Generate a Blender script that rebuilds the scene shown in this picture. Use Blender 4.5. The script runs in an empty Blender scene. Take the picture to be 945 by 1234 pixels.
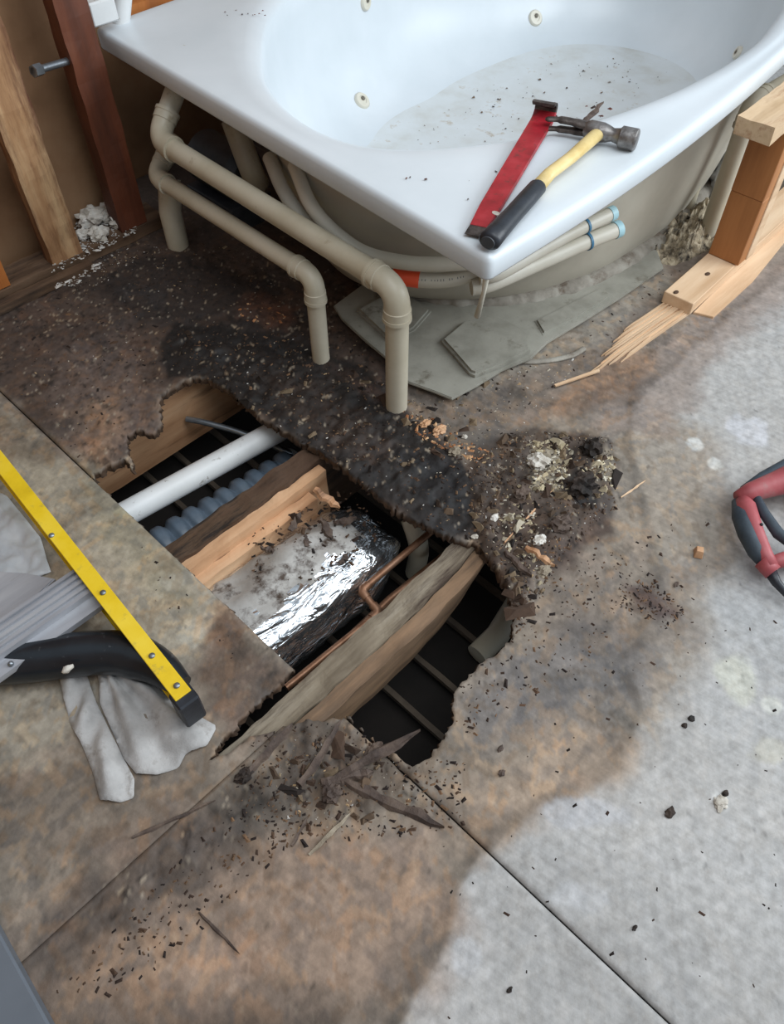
import bpy, bmesh, math, random
import numpy as np
from mathutils import Vector, Matrix, Euler, noise as mnoise
from mathutils.bvhtree import BVHTree

S = bpy.context.scene
C = S.collection
PI = math.pi
random.seed(7)
rng = np.random.default_rng(7)

# ------------------------------------------------------------------ camera
FPX, HCAM, AZ = 935.0, 1.2, math.radians(46.1)
TILT = math.atan(750 / 935.0)
cam_d = bpy.data.cameras.new('camera'); cam = bpy.data.objects.new('camera', cam_d); C.objects.link(cam)
cam_d.sensor_fit = 'HORIZONTAL'; cam_d.sensor_width = 36.0; cam_d.lens = FPX / 945 * 36
cam_d.clip_start = .02
cam.location = (0, 0, HCAM); cam.rotation_euler = (TILT, 0, -AZ)
S.camera = cam

# ------------------------------------------------------------------ light
w = bpy.data.worlds.new('world'); S.world = w; w.use_nodes = True
bg = w.node_tree.nodes['Background']; bg.inputs[0].default_value = (.80, .90, 1.0, 1); bg.inputs[1].default_value = .46
def area(name, loc, target, size, energy, col):
    l = bpy.data.lights.new(name, 'AREA'); l.shape = 'RECTANGLE'; l.size, l.size_y = size; l.energy = energy; l.color = col
    o = bpy.data.objects.new(name, l); C.objects.link(o); o.location = loc
    o.rotation_euler = (Vector(target) - Vector(loc)).to_track_quat('-Z', 'Y').to_euler(); return o
area('window_daylight', (3.3, -1.7, 2.0), (1.1, .7, .1), (2.2, 1.8), 98, (.90, .96, 1.0))
area('ceiling_daylight', (.9, -.4, 2.9), (.9, .7, 0), (2.0, 2.0), 44, (.93, .97, 1.0))
S.view_settings.view_transform = 'Standard'; S.view_settings.look = 'None'
S.view_settings.exposure = 0.2; S.view_settings.gamma = 1.0; S.view_settings.use_curve_mapping = False

# ------------------------------------------------------------------ helpers
_st, _ct, _sa, _ca = math.sin(TILT), math.cos(TILT), math.sin(AZ), math.cos(AZ)
def ray(px, py):
    a = (px - 472.5) / FPX; b = -(py - 617) / FPX
    y = _st + b * _ct; z = -_ct + b * _st
    return Vector((a * _ca + y * _sa, -a * _sa + y * _ca, z))
def at(px, py, z=0.0):                       # the point of the horizontal plane z seen at that pixel
    d = ray(px, py); s = (z - HCAM) / d.z
    return Vector((d.x * s, d.y * s, z))

def srgb(c):
    return tuple(((v / 255) / 12.92 if v / 255 <= .04045 else ((v / 255 + .055) / 1.055) ** 2.4) for v in c)

def link(o, parent=None):
    C.objects.link(o)
    if parent is not None: o.parent = parent
    return o
def tag(o, label=None, cat=None, group=None, kind=None):
    if label: o['label'] = label
    if cat: o['category'] = cat
    if group: o['group'] = group
    if kind: o['kind'] = kind
    return o
def empty(name, loc=(0, 0, 0), label=None, cat=None, group=None, kind=None, rot=(0, 0, 0)):
    o = bpy.data.objects.new(name, None); o.location = loc; o.rotation_euler = rot; o.empty_display_size = .05
    link(o); return tag(o, label, cat, group, kind)
def under(root, o):                          # parent while keeping world-space coordinates of the mesh
    o.parent = root
    o.matrix_parent_inverse = Matrix.LocRotScale(root.location, root.rotation_euler, root.scale).inverted()
    return o
def obj(name, bm, mat, root=None, smooth=False, angle=None):
    me = bpy.data.meshes.new(name)
    bmesh.ops.recalc_face_normals(bm, faces=bm.faces[:])
    if smooth:
        for f in bm.faces: f.smooth = True
        if angle:
            for e in bm.edges:
                if len(e.link_faces) == 2 and e.calc_face_angle(0) > angle: e.smooth = False
    bm.to_mesh(me); bm.free()
    for m in (mat if isinstance(mat, (list, tuple)) else [mat]): me.materials.append(m)
    o = bpy.data.objects.new(name, me); link(o)
    if root is not None: under(root, o)
    return o
def relight(o, me): pass

def add_box(bm, lo, hi, bev=0.0, rot=None, cen=None, seg=1):
    lo, hi = Vector(lo), Vector(hi); c = (lo + hi) / 2; s = hi - lo
    r = bmesh.ops.create_cube(bm, size=1)
    vs = r['verts']
    for v in vs: v.co = Vector((v.co.x * s.x, v.co.y * s.y, v.co.z * s.z)) + c
    if bev > 0:
        es = list({e for v in vs for e in v.link_edges})
        b = bmesh.ops.bevel(bm, geom=es, offset=bev, segments=seg, affect='EDGES', profile=.5)
        vs = list({v for f in b['faces'] for v in f.verts} | {v for v in vs if v.is_valid})
    if rot is not None:
        cc = Vector(cen) if cen is not None else c
        R = rot if isinstance(rot, Matrix) else Euler(rot).to_matrix()
        for v in vs: v.co = cc + R @ (v.co - cc)
    return vs
def box(name, lo, hi, mat, root=None, bev=.002, rot=None, cen=None, seg=1):
    bm = bmesh.new(); add_box(bm, lo, hi, bev, rot, cen, seg)
    return obj(name, bm, mat, root)

def smooth_path(pts, n=8):
    pts = [Vector(p) for p in pts]
    out = []
    P = [pts[0] * 2 - pts[1]] + pts + [pts[-1] * 2 - pts[-2]]
    for i in range(1, len(P) - 2):
        a, b, c, d = P[i - 1], P[i], P[i + 1], P[i + 2]
        for k in range(n):
            t = k / n
            out.append(.5 * ((2 * b) + (c - a) * t + (2 * a - 5 * b + 4 * c - d) * t * t + (3 * b - a - 3 * c + d) * t ** 3))
    out.append(pts[-1]); return out
def add_tube(bm, pts, r, n=16, caps=True, flat=None, up=None):
    pts = [Vector(p) for p in pts]
    rs = r if isinstance(r, (list, tuple)) else [r] * len(pts)
    t0 = (pts[1] - pts[0]).normalized()
    nrm = (Vector(up) if up else (Vector((0, 0, 1)) if abs(t0.z) < .9 else Vector((1, 0, 0))))
    nrm = (nrm - t0 * nrm.dot(t0)).normalized()
    rings = []; prev = t0
    for i, p in enumerate(pts):
        if i == 0: t = t0
        elif i == len(pts) - 1: t = (pts[i] - pts[i - 1]).normalized()
        else: t = ((pts[i + 1] - p).normalized() + (p - pts[i - 1]).normalized()).normalized()
        q = prev.rotation_difference(t); nrm = q @ nrm; nrm = (nrm - t * nrm.dot(t)).normalized(); prev = t
        b = t.cross(nrm)
        fl = flat if flat else 1.0
        rings.append([bm.verts.new(p + (nrm * math.cos(2 * PI * k / n) * fl + b * math.sin(2 * PI * k / n)) * rs[i]) for k in range(n)])
    for a, b in zip(rings, rings[1:]):
        for k in range(n): bm.faces.new((a[k], a[(k + 1) % n], b[(k + 1) % n], b[k]))
    if caps:
        bm.faces.new(rings[0][::-1]); bm.faces.new(rings[-1])
    return rings
def tube(name, pts, r, mat, root=None, n=16, **k):
    bm = bmesh.new(); add_tube(bm, pts, r, n, **k); return obj(name, bm, mat, root, smooth=True, angle=math.radians(50))

def rough_box(name, lo, hi, mat, root=None, step=.012, amp=.003, seed=0, freq=25, rot=None, cen=None, fn=None, axisamp=(1, 1, 1)):
    """a subdivided, worn timber: cut into cells of about step and pushed about by noise"""
    lo, hi = Vector(lo), Vector(hi); s = hi - lo
    n = [max(1, int(round(s[i] / step))) for i in range(3)]
    bm = bmesh.new(); vm = {}
    def V(i, j, k):
        key = (i, j, k)
        if key not in vm:
            p = Vector((lo.x + s.x * i / n[0], lo.y + s.y * j / n[1], lo.z + s.z * k / n[2]))
            q = p * freq + Vector((seed * 3.1, seed * 1.7, 0))
            d = mnoise.noise_vector(q) * amp
            p = p + Vector((d.x * axisamp[0], d.y * axisamp[1], d.z * axisamp[2]))
            if fn: p = fn(p)
            vm[key] = bm.verts.new(p)
        return vm[key]
    for i in range(n[0]):
        for j in range(n[1]):
            bm.faces.new((V(i, j, 0), V(i, j + 1, 0), V(i + 1, j + 1, 0), V(i + 1, j, 0)))
            bm.faces.new((V(i, j, n[2]), V(i + 1, j, n[2]), V(i + 1, j + 1, n[2]), V(i, j + 1, n[2])))
    for i in range(n[0]):
        for k in range(n[2]):
            bm.faces.new((V(i, 0, k), V(i + 1, 0, k), V(i + 1, 0, k + 1), V(i, 0, k + 1)))
            bm.faces.new((V(i, n[1], k), V(i, n[1], k + 1), V(i + 1, n[1], k + 1), V(i + 1, n[1], k)))
    for j in range(n[1]):
        for k in range(n[2]):
            bm.faces.new((V(0, j, k), V(0, j, k + 1), V(0, j + 1, k + 1), V(0, j + 1, k)))
            bm.faces.new((V(n[0], j, k), V(n[0], j + 1, k), V(n[0], j + 1, k + 1), V(n[0], j, k + 1)))
    if rot is not None:
        cc = Vector(cen) if cen is not None else (lo + hi) / 2; R = Euler(rot).to_matrix()
        for v in bm.verts: v.co = cc + R @ (v.co - cc)
    return obj(name, bm, mat, root)

# ------------------------------------------------------------------ materials
MATS = {}
def M(name, cols, rough=.6, metal=0.0, scale=8.0, stretch=(1, 1, 1), bump=.2, bscale=60.0, attr=False, dirt=None, dirt_amt=.0, dirt_scale=14.0, detail=5.0, spec=.5, coat=0.0, trans=0.0, alpha=1.0):
    if name in MATS: return MATS[name]
    m = bpy.data.materials.new(name); m.use_nodes = True; MATS[name] = m
    nt = m.node_tree; N = nt.nodes; L = nt.links; b = N['Principled BSDF']
    tc = N.new('ShaderNodeTexCoord'); mp = N.new('ShaderNodeMapping'); mp.inputs['Scale'].default_value = stretch
    L.new(tc.outputs['Object'], mp.inputs[0])
    nz = N.new('ShaderNodeTexNoise'); nz.inputs['Scale'].default_value = scale; nz.inputs['Detail'].default_value = detail; nz.inputs['Roughness'].default_value = .6
    L.new(mp.outputs[0], nz.inputs['Vector'])
    cr = N.new('ShaderNodeValToRGB'); L.new(nz.outputs[0], cr.inputs[0])
    el = cr.color_ramp.elements; k = len(cols)
    el[0].position = .32; el[0].color = (*srgb(cols[0]), 1); el[1].position = .68; el[1].color = (*srgb(cols[-1]), 1)
    for i in range(1, k - 1):
        e = el.new(.32 + .36 * i / (k - 1)); e.color = (*srgb(cols[i]), 1)
    col = cr.outputs[0]
    if attr:
        at_ = N.new('ShaderNodeVertexColor'); at_.layer_name = 'Col'
        mx = N.new('ShaderNodeMix'); mx.data_type = 'RGBA'; mx.blend_type = 'MULTIPLY'; mx.inputs[0].default_value = 1
        L.new(at_.outputs[0], mx.inputs[6]); L.new(col, mx.inputs[7]); col = mx.outputs[2]
        L.new(at_.outputs[1], b.inputs['Roughness'])
    if dirt:
        n2 = N.new('ShaderNodeTexNoise'); n2.inputs['Scale'].default_value = dirt_scale; n2.inputs['Detail'].default_value = 7; n2.inputs['Roughness'].default_value = .7
        L.new(mp.outputs[0], n2.inputs['Vector'])
        r2 = N.new('ShaderNodeMapRange'); r2.inputs[1].default_value = .62 - dirt_amt * .4; r2.inputs[2].default_value = .72 - dirt_amt * .2
        L.new(n2.outputs[0], r2.inputs[0])
        mx = N.new('ShaderNodeMix'); mx.data_type = 'RGBA'; L.new(r2.outputs[0], mx.inputs[0]); L.new(col, mx.inputs[6]); mx.inputs[7].default_value = (*srgb(dirt), 1)
        col = mx.outputs[2]
    L.new(col, b.inputs['Base Color'])
    b.inputs['Roughness'].default_value = rough; b.inputs['Metallic'].default_value = metal
    b.inputs['Specular IOR Level'].default_value = spec
    b.inputs['Coat Weight'].default_value = coat
    b.inputs['Transmission Weight'].default_value = trans; b.inputs['Alpha'].default_value = alpha
    if bump > 0:
        n3 = N.new('ShaderNodeTexNoise'); n3.inputs['Scale'].default_value = bscale; n3.inputs['Detail'].default_value = 6; n3.inputs['Roughness'].default_value = .65
        L.new(mp.outputs[0], n3.inputs['Vector'])
        bp = N.new('ShaderNodeBump'); bp.inputs['Strength'].default_value = bump; bp.inputs['Distance'].default_value = .004
        L.new(n3.outputs[0], bp.inputs['Height']); L.new(bp.outputs[0], b.inputs['Normal'])
    return m
GX, GY, GZ = (.12, 1, 1), (1, .12, 1), (1, 1, .12)
acrylic = M('white acrylic', [(206, 214, 219), (217, 224, 229)], .34, scale=3, bump=.02, bscale=10)
acrylic_dusty = M('dusty white acrylic', [(198, 200, 197), (208, 213, 214), (213, 219, 222)], .6, scale=9, bump=.1, bscale=40, dirt=(186, 178, 164), dirt_amt=.03, dirt_scale=18)
shellm = M('beige fibreglass', [(158, 152, 138), (178, 172, 158), (190, 186, 172)], .55, scale=2.5, bump=.08, bscale=20)
flangem = M('grey base sheet', [(128, 126, 116), (150, 148, 138), (160, 158, 148)], .55, scale=9, bump=.2, bscale=45, dirt=(104, 98, 86), dirt_amt=.05)
pvc = M('cream plastic pipe', [(176, 166, 144), (188, 180, 160), (198, 190, 172)], .42, scale=6, bump=.05, bscale=30, dirt=(150, 136, 114), dirt_amt=.04)
pvcw = M('white plastic pipe', [(206, 208, 208), (224, 226, 226)], .4, scale=6, bump=.05, bscale=30, dirt=(120, 108, 96), dirt_amt=.02, dirt_scale=30)
hosem = M('off white hose', [(188, 182, 166), (206, 202, 190)], .45, scale=6, bump=.04, bscale=30)
wood_fresh = M('pale sawn timber', [(196, 160, 124), (214, 182, 148), (224, 196, 164)], .7, scale=22, stretch=GX, bump=.2, bscale=60)
wood_tan = M('honey sawn timber', [(172, 126, 90), (202, 158, 120), (216, 180, 144)], .65, scale=18, stretch=GX, bump=.3, bscale=60, dirt=(92, 62, 40), dirt_amt=.12)
wood_post = M('orange sawn timber', [(150, 96, 52), (170, 112, 64), (180, 124, 76)], .6, scale=18, stretch=GZ, bump=.15, bscale=60)
wood_stud = M('weathered stud timber', [(128, 88, 56), (170, 130, 92), (196, 162, 122)], .7, scale=22, stretch=GZ, bump=.8, bscale=40, dirt=(90, 52, 32), dirt_amt=.42, dirt_scale=16)
wood_red = M('red brown stud timber', [(72, 36, 20), (98, 50, 28), (118, 68, 42)], .6, scale=12, stretch=GZ, bump=.3, bscale=50)
wood_orange = M('orange brown stud timber', [(150, 88, 40), (184, 112, 54), (198, 130, 72)], .6, scale=12, stretch=GZ, bump=.3, bscale=50)
wood_grey = M('grey weathered timber', [(104, 92, 76), (134, 122, 104), (150, 140, 124)], .85, scale=26, stretch=GX, bump=.7, bscale=50, dirt=(66, 52, 42), dirt_amt=.35, dirt_scale=30)
wood_greyface = M('stained joist timber', [(86, 68, 50), (136, 108, 82), (172, 136, 100)], .7, scale=9, stretch=GX, bump=.3, bscale=50, dirt=(72, 58, 46), dirt_amt=.4, dirt_scale=10)
wood_rot = M('rotten brown timber', [(52, 38, 28), (84, 62, 46), (116, 90, 66)], .9, scale=30, stretch=GX, bump=.9, bscale=60, dirt=(36, 26, 20), dirt_amt=.35, dirt_scale=30)
panelm = M('brown wall board', [(120, 88, 60), (140, 106, 76), (152, 120, 90)], .8, scale=4, bump=.15, bscale=20)
platem = M('dark floor plate', [(70, 50, 36), (100, 76, 56), (120, 96, 76)], .8, scale=18, stretch=GX, bump=.5, bscale=50, dirt=(44, 34, 28), dirt_amt=.3)
plaster = M('crumbled plaster', [(168, 160, 148), (200, 194, 184), (226, 224, 218)], .9, scale=30, bump=.6, bscale=90)
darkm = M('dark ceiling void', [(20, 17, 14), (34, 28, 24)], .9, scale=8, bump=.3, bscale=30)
stripm = M('dusty furring strip', [(76, 66, 56), (98, 86, 72)], .8, scale=20, bump=.3)
blued = M('blue grey duct plastic', [(84, 98, 112), (112, 126, 140)], .4, scale=12, bump=.1)
copper = M('tarnished copper', [(120, 84, 62), (150, 110, 84), (164, 128, 104)], .45, metal=.6, scale=30, bump=.1)
steel = M('worn hammer steel', [(96, 92, 90), (128, 124, 122), (150, 148, 146)], .42, metal=.75, scale=60, bump=.25, bscale=120, dirt=(70, 56, 46), dirt_amt=.2, dirt_scale=40)
steel_dark = M('dark rusted steel', [(50, 44, 42), (84, 76, 72), (104, 96, 92)], .5, metal=.6, scale=60, bump=.3, bscale=120)
zinc = M('zinc plated metal', [(120, 126, 132), (160, 166, 172)], .35, metal=.8, scale=20, bump=.1)
redp = M('chipped red paint', [(132, 22, 32), (158, 30, 42), (170, 44, 54)], .42, scale=26, bump=.12, dirt=(112, 44, 44), dirt_amt=.18, dirt_scale=60, coat=.2)
yhand = M('yellow wood handle', [(206, 178, 112), (222, 198, 136), (230, 208, 156)], .45, scale=20, bump=.05)
rubber = M('black rubber', [(24, 28, 34), (40, 44, 52)], .42, scale=30, bump=.15, bscale=80)
rubber_cap = M('grey worn rubber', [(48, 52, 58), (66, 70, 76)], .5, scale=30, bump=.1)
yellow = M('yellow fibreglass', [(214, 178, 22), (232, 196, 34), (238, 206, 60)], .42, scale=10, bump=.06, dirt=(180, 160, 70), dirt_amt=.08, dirt_scale=30)
alu = M('brushed aluminium', [(150, 152, 158), (170, 172, 178), (184, 186, 190)], .5, metal=.35, scale=30, stretch=GX, bump=.08, dirt=(120, 116, 112), dirt_amt=.12)
alu_dark = M('grooved aluminium', [(96, 98, 104), (120, 122, 128)], .55, metal=.3, scale=30, stretch=GX, bump=.1)
blackpl = M('glossy black plastic', [(18, 22, 28), (30, 36, 42)], .28, scale=14, bump=.12, bscale=16, dirt=(84, 88, 92), dirt_amt=.0, dirt_scale=40)
cloth = M('grey dusty cloth', [(150, 148, 146), (176, 174, 172), (192, 190, 188)], .9, scale=14, bump=.5, bscale=70, dirt=(120, 112, 104), dirt_amt=.2)
plas = M('milky plastic sheet', [(170, 174, 178), (196, 200, 204), (214, 216, 220)], .35, scale=8, bump=.3, bscale=14)
orange = M('orange label', [(226, 76, 40), (236, 92, 54)], .5, scale=10, bump=0)
bluet = M('blue tape', [(40, 92, 128), (62, 118, 150)], .5, scale=10, bump=0)
cyant = M('pale cyan cap', [(150, 190, 200), (170, 206, 214)], .5, scale=10, bump=0)
inkm = M('grey print', [(96, 98, 100), (120, 120, 120)], .7, scale=10, bump=0)
tool_red = M('dusty red tool plastic', [(146, 66, 70), (162, 78, 82), (176, 98, 100)], .5, scale=14, bump=.1, dirt=(150, 110, 108), dirt_amt=.15)
tool_dark = M('grey black overmould', [(40, 50, 60), (66, 78, 88)], .6, scale=20, bump=.2, bscale=90)
greyb = M('blue grey sheet metal', [(92, 98, 106), (106, 112, 120)], .5, scale=4, bump=.05)
insul = M('mouldy insulation', [(84, 74, 60), (168, 154, 130), (202, 190, 166)], .95, scale=40, bump=.8, bscale=60, dirt=(34, 28, 24), dirt_amt=.38, dirt_scale=26)
mortar = M('grey setting mortar', [(118, 112, 102), (146, 140, 130), (164, 160, 150)], .9, scale=16, bump=.8, bscale=50, dirt=(96, 80, 66), dirt_amt=.25)
beigejet = M('beige jet plastic', [(206, 202, 186), (218, 214, 200)], .35, scale=10, bump=0)
darkhole = M('dark jet hole', [(90, 84, 74), (110, 104, 92)], .5, scale=10, bump=0)
wblack = M('charred rotten wood', [(22, 18, 16), (44, 34, 28), (66, 52, 42)], .8, scale=30, bump=.9, bscale=70)
dwood = M('dark splintered wood', [(54, 44, 40), (84, 70, 62), (104, 88, 76)], .8, scale=30, bump=.8, bscale=70)
gwood = M('grey splintered wood', [(120, 108, 92), (148, 136, 118), (166, 154, 136)], .85, scale=30, bump=.7, bscale=60)

# ------------------------------------------------------------------ numpy noise
_tab = rng.random((256, 256))
def vn(x, y, f, s=0):
    x = np.asarray(x) * f + s * 17.3 + 1000; y = np.asarray(y) * f + s * 9.7 + 1000
    xi = np.floor(x).astype(int); yi = np.floor(y).astype(int); xf = x - xi; yf = y - yi
    xf = xf * xf * (3 - 2 * xf); yf = yf * yf * (3 - 2 * yf)
    g = lambda a, b: _tab[(a * 1) % 256, (b * 1) % 256]
    return (g(xi, yi) * (1 - xf) + g(xi + 1, yi) * xf) * (1 - yf) + (g(xi, yi + 1) * (1 - xf) + g(xi + 1, yi + 1) * xf) * yf
def fbm(x, y, f, s=0, o=4, g=.5):
    a = 1; t = 0; r = 0
    for k in range(o): r = r + a * vn(x, y, f * 2 ** k, s + k * 3); t += a; a *= g
    return r / t - .5
def sdist(X, Y, poly):                       # signed distance, positive inside
    P = np.array(poly); n = len(P); d = np.full(X.shape, 1e9); ins = np.zeros(X.shape, bool)
    for i in range(n):
        ax, ay = P[i]; bx, by = P[(i + 1) % n]
        ex, ey = bx - ax, by - ay; L = ex * ex + ey * ey + 1e-12
        t = np.clip(((X - ax) * ex + (Y - ay) * ey) / L, 0, 1)
        d = np.minimum(d, (X - ax - t * ex) ** 2 + (Y - ay - t * ey) ** 2)
        c = ((ay > Y) != (by > Y)) & (X < (bx - ax) * (Y - ay) / (by - ay + 1e-12) + ax)
        ins ^= c
    d = np.sqrt(d); return np.where(ins, d, -d)
def pw(pts, z=0): return [tuple(at(x, y, z)[:2]) for x, y in pts]
def sstep(v, a, b):
    t = np.clip((v - a) / (b - a + 1e-9), 0, 1); return t * t * (3 - 2 * t)

SEAM_X, SEAM_Y = .331, .487
HOLE_PX = [(138,592),(100,556),(113,571),(130,562),(150,553),(163,566),(154,545),(152,528),(165,517),(185,522),(195,510),(192,490),(196,474),(214,463),(232,454),(252,456),(275,468),(296,488),(316,504),(335,515),(352,525),(368,536),(384,541),(398,553),(420,568),(445,588),(465,605),(487,620),(510,632),(530,641),(552,650),(575,656),(592,675),(606,700),(614,722),(622,745),(617,766),(600,788),(580,800),(560,820),(545,840),(546,868),(532,893),(515,914),(498,926),(482,917),(474,905),(455,896),(436,884),(420,880),(400,878),(385,862),(366,826)]
HOLE = pw(HOLE_PX)
HOLE = [(max(p[0], SEAM_X + .002) if i not in (0, 1, len(HOLE) - 1) else p[0], p[1]) for i, p in enumerate(HOLE)]
HOLE[0] = (SEAM_X - .03, HOLE[0][1]); HOLE[-1] = (SEAM_X - .03, HOLE[-1][1]); HOLE.pop(1)
# fray the outline
_h = []
for i in range(len(HOLE)):
    a = np.array(HOLE[i]); b = np.array(HOLE[(i + 1) % len(HOLE)])
    if a[0] < SEAM_X and b[0] < SEAM_X: _h.append(tuple(a)); continue
    L = np.linalg.norm(b - a); n = max(1, int(L / .006)); nv = np.array([b[1] - a[1], a[0] - b[0]]) / (L + 1e-9)
    for k in range(n):
        p = a + (b - a) * k / n
        _h.append(tuple(p + nv * (random.gauss(0, .0022) if k or p[0] > SEAM_X + .005 else 0)))
HOLE = _h
def fray(P, keep=1e9):
    out = []
    for i in range(len(P)):
        a = np.array(P[i]); b = np.array(P[(i + 1) % len(P)]); L = np.linalg.norm(b - a); n = max(1, int(L / .006)); nv = np.array([b[1] - a[1], a[0] - b[0]]) / (L + 1e-9)
        out += [tuple(a + (b - a) * k / n + nv * random.gauss(0, .0022) * (1 if a[0] < keep else 0)) for k in range(n)]
    return out
HOLE2 = fray([(.36, .546), (.31, .549), (.27, .545), (.23, .548), (.19, .540), (.15, .536), (.13, .528), (.16, .515), (.20, .510), (.23, .492), (.26, .480), (.285, .462), (.305, .440), (.318, .428), (.36, .42)])

# stains of the floor itself, plus bath shade in the far side rot: (outline in the photo, colour, edge softness m, edge noise m, noise frequency, opacity)
LG = (172, 170, 168)
STAINS = [
 ([(480,1240),(540,1120),(548,1080),(575,1030),(640,985),(740,925),(770,860),(760,800),(790,740),(800,690),(780,600),(760,520),(780,470),(860,400),(945,330),(1100,200),(900,160),(500,100),(0,100),(-400,400),(-400,1300)], (142, 126, 108), .007, .018, 9, 1),
 ([(740,930),(800,880),(840,800),(850,720),(885,690),(890,640),(870,590),(850,520),(790,490),(720,520),(700,700),(700,900)], (156, 142, 124), .05, .035, 12, .85),
 ([(545,950),(640,900),(720,880),(760,900),(735,940),(640,985),(575,1030),(540,1000)], (172, 146, 120), .03, .04, 14, .8),
 ([(620,800),(700,740),(790,790),(770,850),(680,880),(600,900),(560,900),(560,830)], (116, 110, 108), .04, .04, 12, .8),
 ([(640,690),(760,640),(830,690),(840,760),(760,800),(660,740)], (112, 96, 84), .04, .05, 14, .6),
 ([(690,640),(790,600),(800,680),(760,690)], (158, 142, 122), .04, .05, 14, .5),
 ([(700,475),(780,420),(880,340),(945,300),(1000,330),(900,400),(850,450),(820,530),(720,520)], (150, 132, 120), .03, .04, 10, .85),
 ([(640,500),(720,430),(800,420),(760,470),(700,500)], (146, 108, 74), .03, .04, 10, .75),
 ([(480,1240),(548,1110),(520,1040),(540,980),(430,1000),(300,1000),(200,960),(90,1100),(20,1200),(20,1300)], (162, 130, 104), .04, .05, 10, .75),
 ([(20,1240),(130,1210),(330,1200),(470,1240),(400,1330),(20,1330)], (92, 78, 68), .03, .05, 10, .6),
 ([(0,1170),(110,1060),(230,960),(330,930),(330,1010),(230,1080),(140,1150),(40,1240)], (78, 68, 62), .03, .05, 16, .75),
 ([(240,960),(330,920),(420,930),(400,990),(300,1020)], (86, 76, 66), .03, .04, 20, .7),
 ([(330,880),(380,850),(450,895),(520,930),(440,985),(340,960)], (96, 80, 66), .02, .03, 22, .8),
 ([(-50,920),(120,920),(260,900),(270,960),(150,1010),(-50,1040)], (118, 102, 86), .03, .03, 12, .6),
 # near side strip
 ([(-60,440),(0,490),(140,600),(265,715),(265,740),(240,790),(225,850),(140,860),(60,900),(60,930),(-60,930)], (166, 154, 134), .01, .02, 20, .95),
 ([(262,728),(368,826),(372,850),(330,890),(280,900),(250,860),(235,810)], (110, 86, 70), .02, .03, 18, .85),
 ([(300,800),(366,840),(340,880),(300,870)], (84, 80, 76), .02, .02, 18, .5),
 ([(-60,440),(0,488),(70,540),(60,560),(-60,540)], (116, 98, 80), .02, .03, 12, .7),
 ([(90,530),(150,600),(230,680),(235,740),(180,700),(120,640)], (146, 136, 108), .02, .03, 18, .6),
 # far side rot, its first outline stretched to paint the shade under the bath
 ([(-200,300),(0,372),(90,310),(100,200),(330,130),(560,300),(560,380),(500,470),(560,560),(700,520),(740,560),(735,640),(690,680),(640,690),(625,745),(590,690),(575,655),(500,640),(380,540),(240,455),(190,480),(190,520),(130,560),(80,540),(-60,420)], (84, 64, 52), .02, .03, 14, .97),
 ([(60,420),(140,400),(190,470),(190,520),(130,560),(75,520)], (118, 96, 84), .04, .05, 20, .8),
 ([(80,500),(140,470),(160,520),(125,562),(100,560)], (150, 116, 88), .02, .03, 30, .8),
 ([(180,300),(330,340),(400,420),(300,420),(180,400),(110,350)], (50, 38, 32), .03, .04, 14, .85),
 ([(300,350),(360,370),(350,400),(290,380)], (122, 76, 50), .02, .03, 24, .6),
 ([(190,420),(210,390),(320,400),(440,440),(500,500),(560,560),(600,610),(590,650),(540,648),(460,605),(380,545),(300,495),(240,455),(200,455)], (27, 20, 17), .012, .02, 24, .95),
 ([(300,440),(400,470),(480,540),(440,560),(360,510)], (60, 44, 34), .02, .03, 40, .7),
 ([(470,540),(560,560),(580,620),(520,610)], (24, 22, 26), .02, .02, 30, .8),
 ([(400,440),(470,470),(500,500),(480,500),(430,470)], (70, 48, 38), .02, .02, 24, .7),
 # under and round the bath
 ([(470,480),(500,440),(640,440),(820,300),(900,280),(840,360),(690,460),(640,520),(580,560),(530,530)], (128, 112, 98), .015, .02, 20, .95),
 ([(545,490),(650,440),(700,425),(815,345),(800,300),(690,350),(560,430)], (158, 148, 132), .02, .03, 20, .7),
 ([(520,520),(560,500),(600,520),(575,560)], (100, 92, 84), .02, .02, 20, .7),
 ([(560,540),(640,515),(740,530),(735,600),(700,640),(650,680),(630,720),(600,690),(580,650)], (78, 62, 50), .015, .02, 26, .9),
 ([(640,540),(680,540),(675,590),(640,590)], (150, 136, 110), .01, .02, 50, .7),
 ([(700,570),(735,545),(740,575),(715,590)], (168, 150, 122), .01, .02, 40, .6),
 ([(680,590),(700,550),(715,600),(722,615),(690,608)], (44, 38, 36), .008, .01, 40, .9),
 ([(755,705),(800,715),(825,740),(815,750),(765,735)], (84, 56, 50), .012, .02, 36, .8),
 ([(860,560),(885,610),(880,680),(850,690),(865,620)], (134, 112, 92), .02, .02, 14, .5),
 ([(740,580),(860,540),(850,640),(770,650)], (150, 134, 116), .04, .04, 14, .5),
]
PALE = [((890,822),(28,38),(196,196,180)), ((838,535),(14,10),(206,206,202)), ((900,520),(30,20),(190,190,196)), ((860,560),(10,8),(200,200,196)), ((930,850),(14,10),(196,196,186)), ((925,905),(26,16),(186,182,168)), ((700,980),(60,20),(180,180,184)), ((868,965),(12,12),(215,215,212)), ((150,615),(20,8),(176,166,130)), ((230,760),(22,20),(180,172,156)), ((205,700),(22,12),(176,168,150)), ((270,700),(14,12),(170,160,130)),((560,1150),(20,30),(184,184,186)), ((700,1080),(40,20),(182,182,184))]
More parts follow.
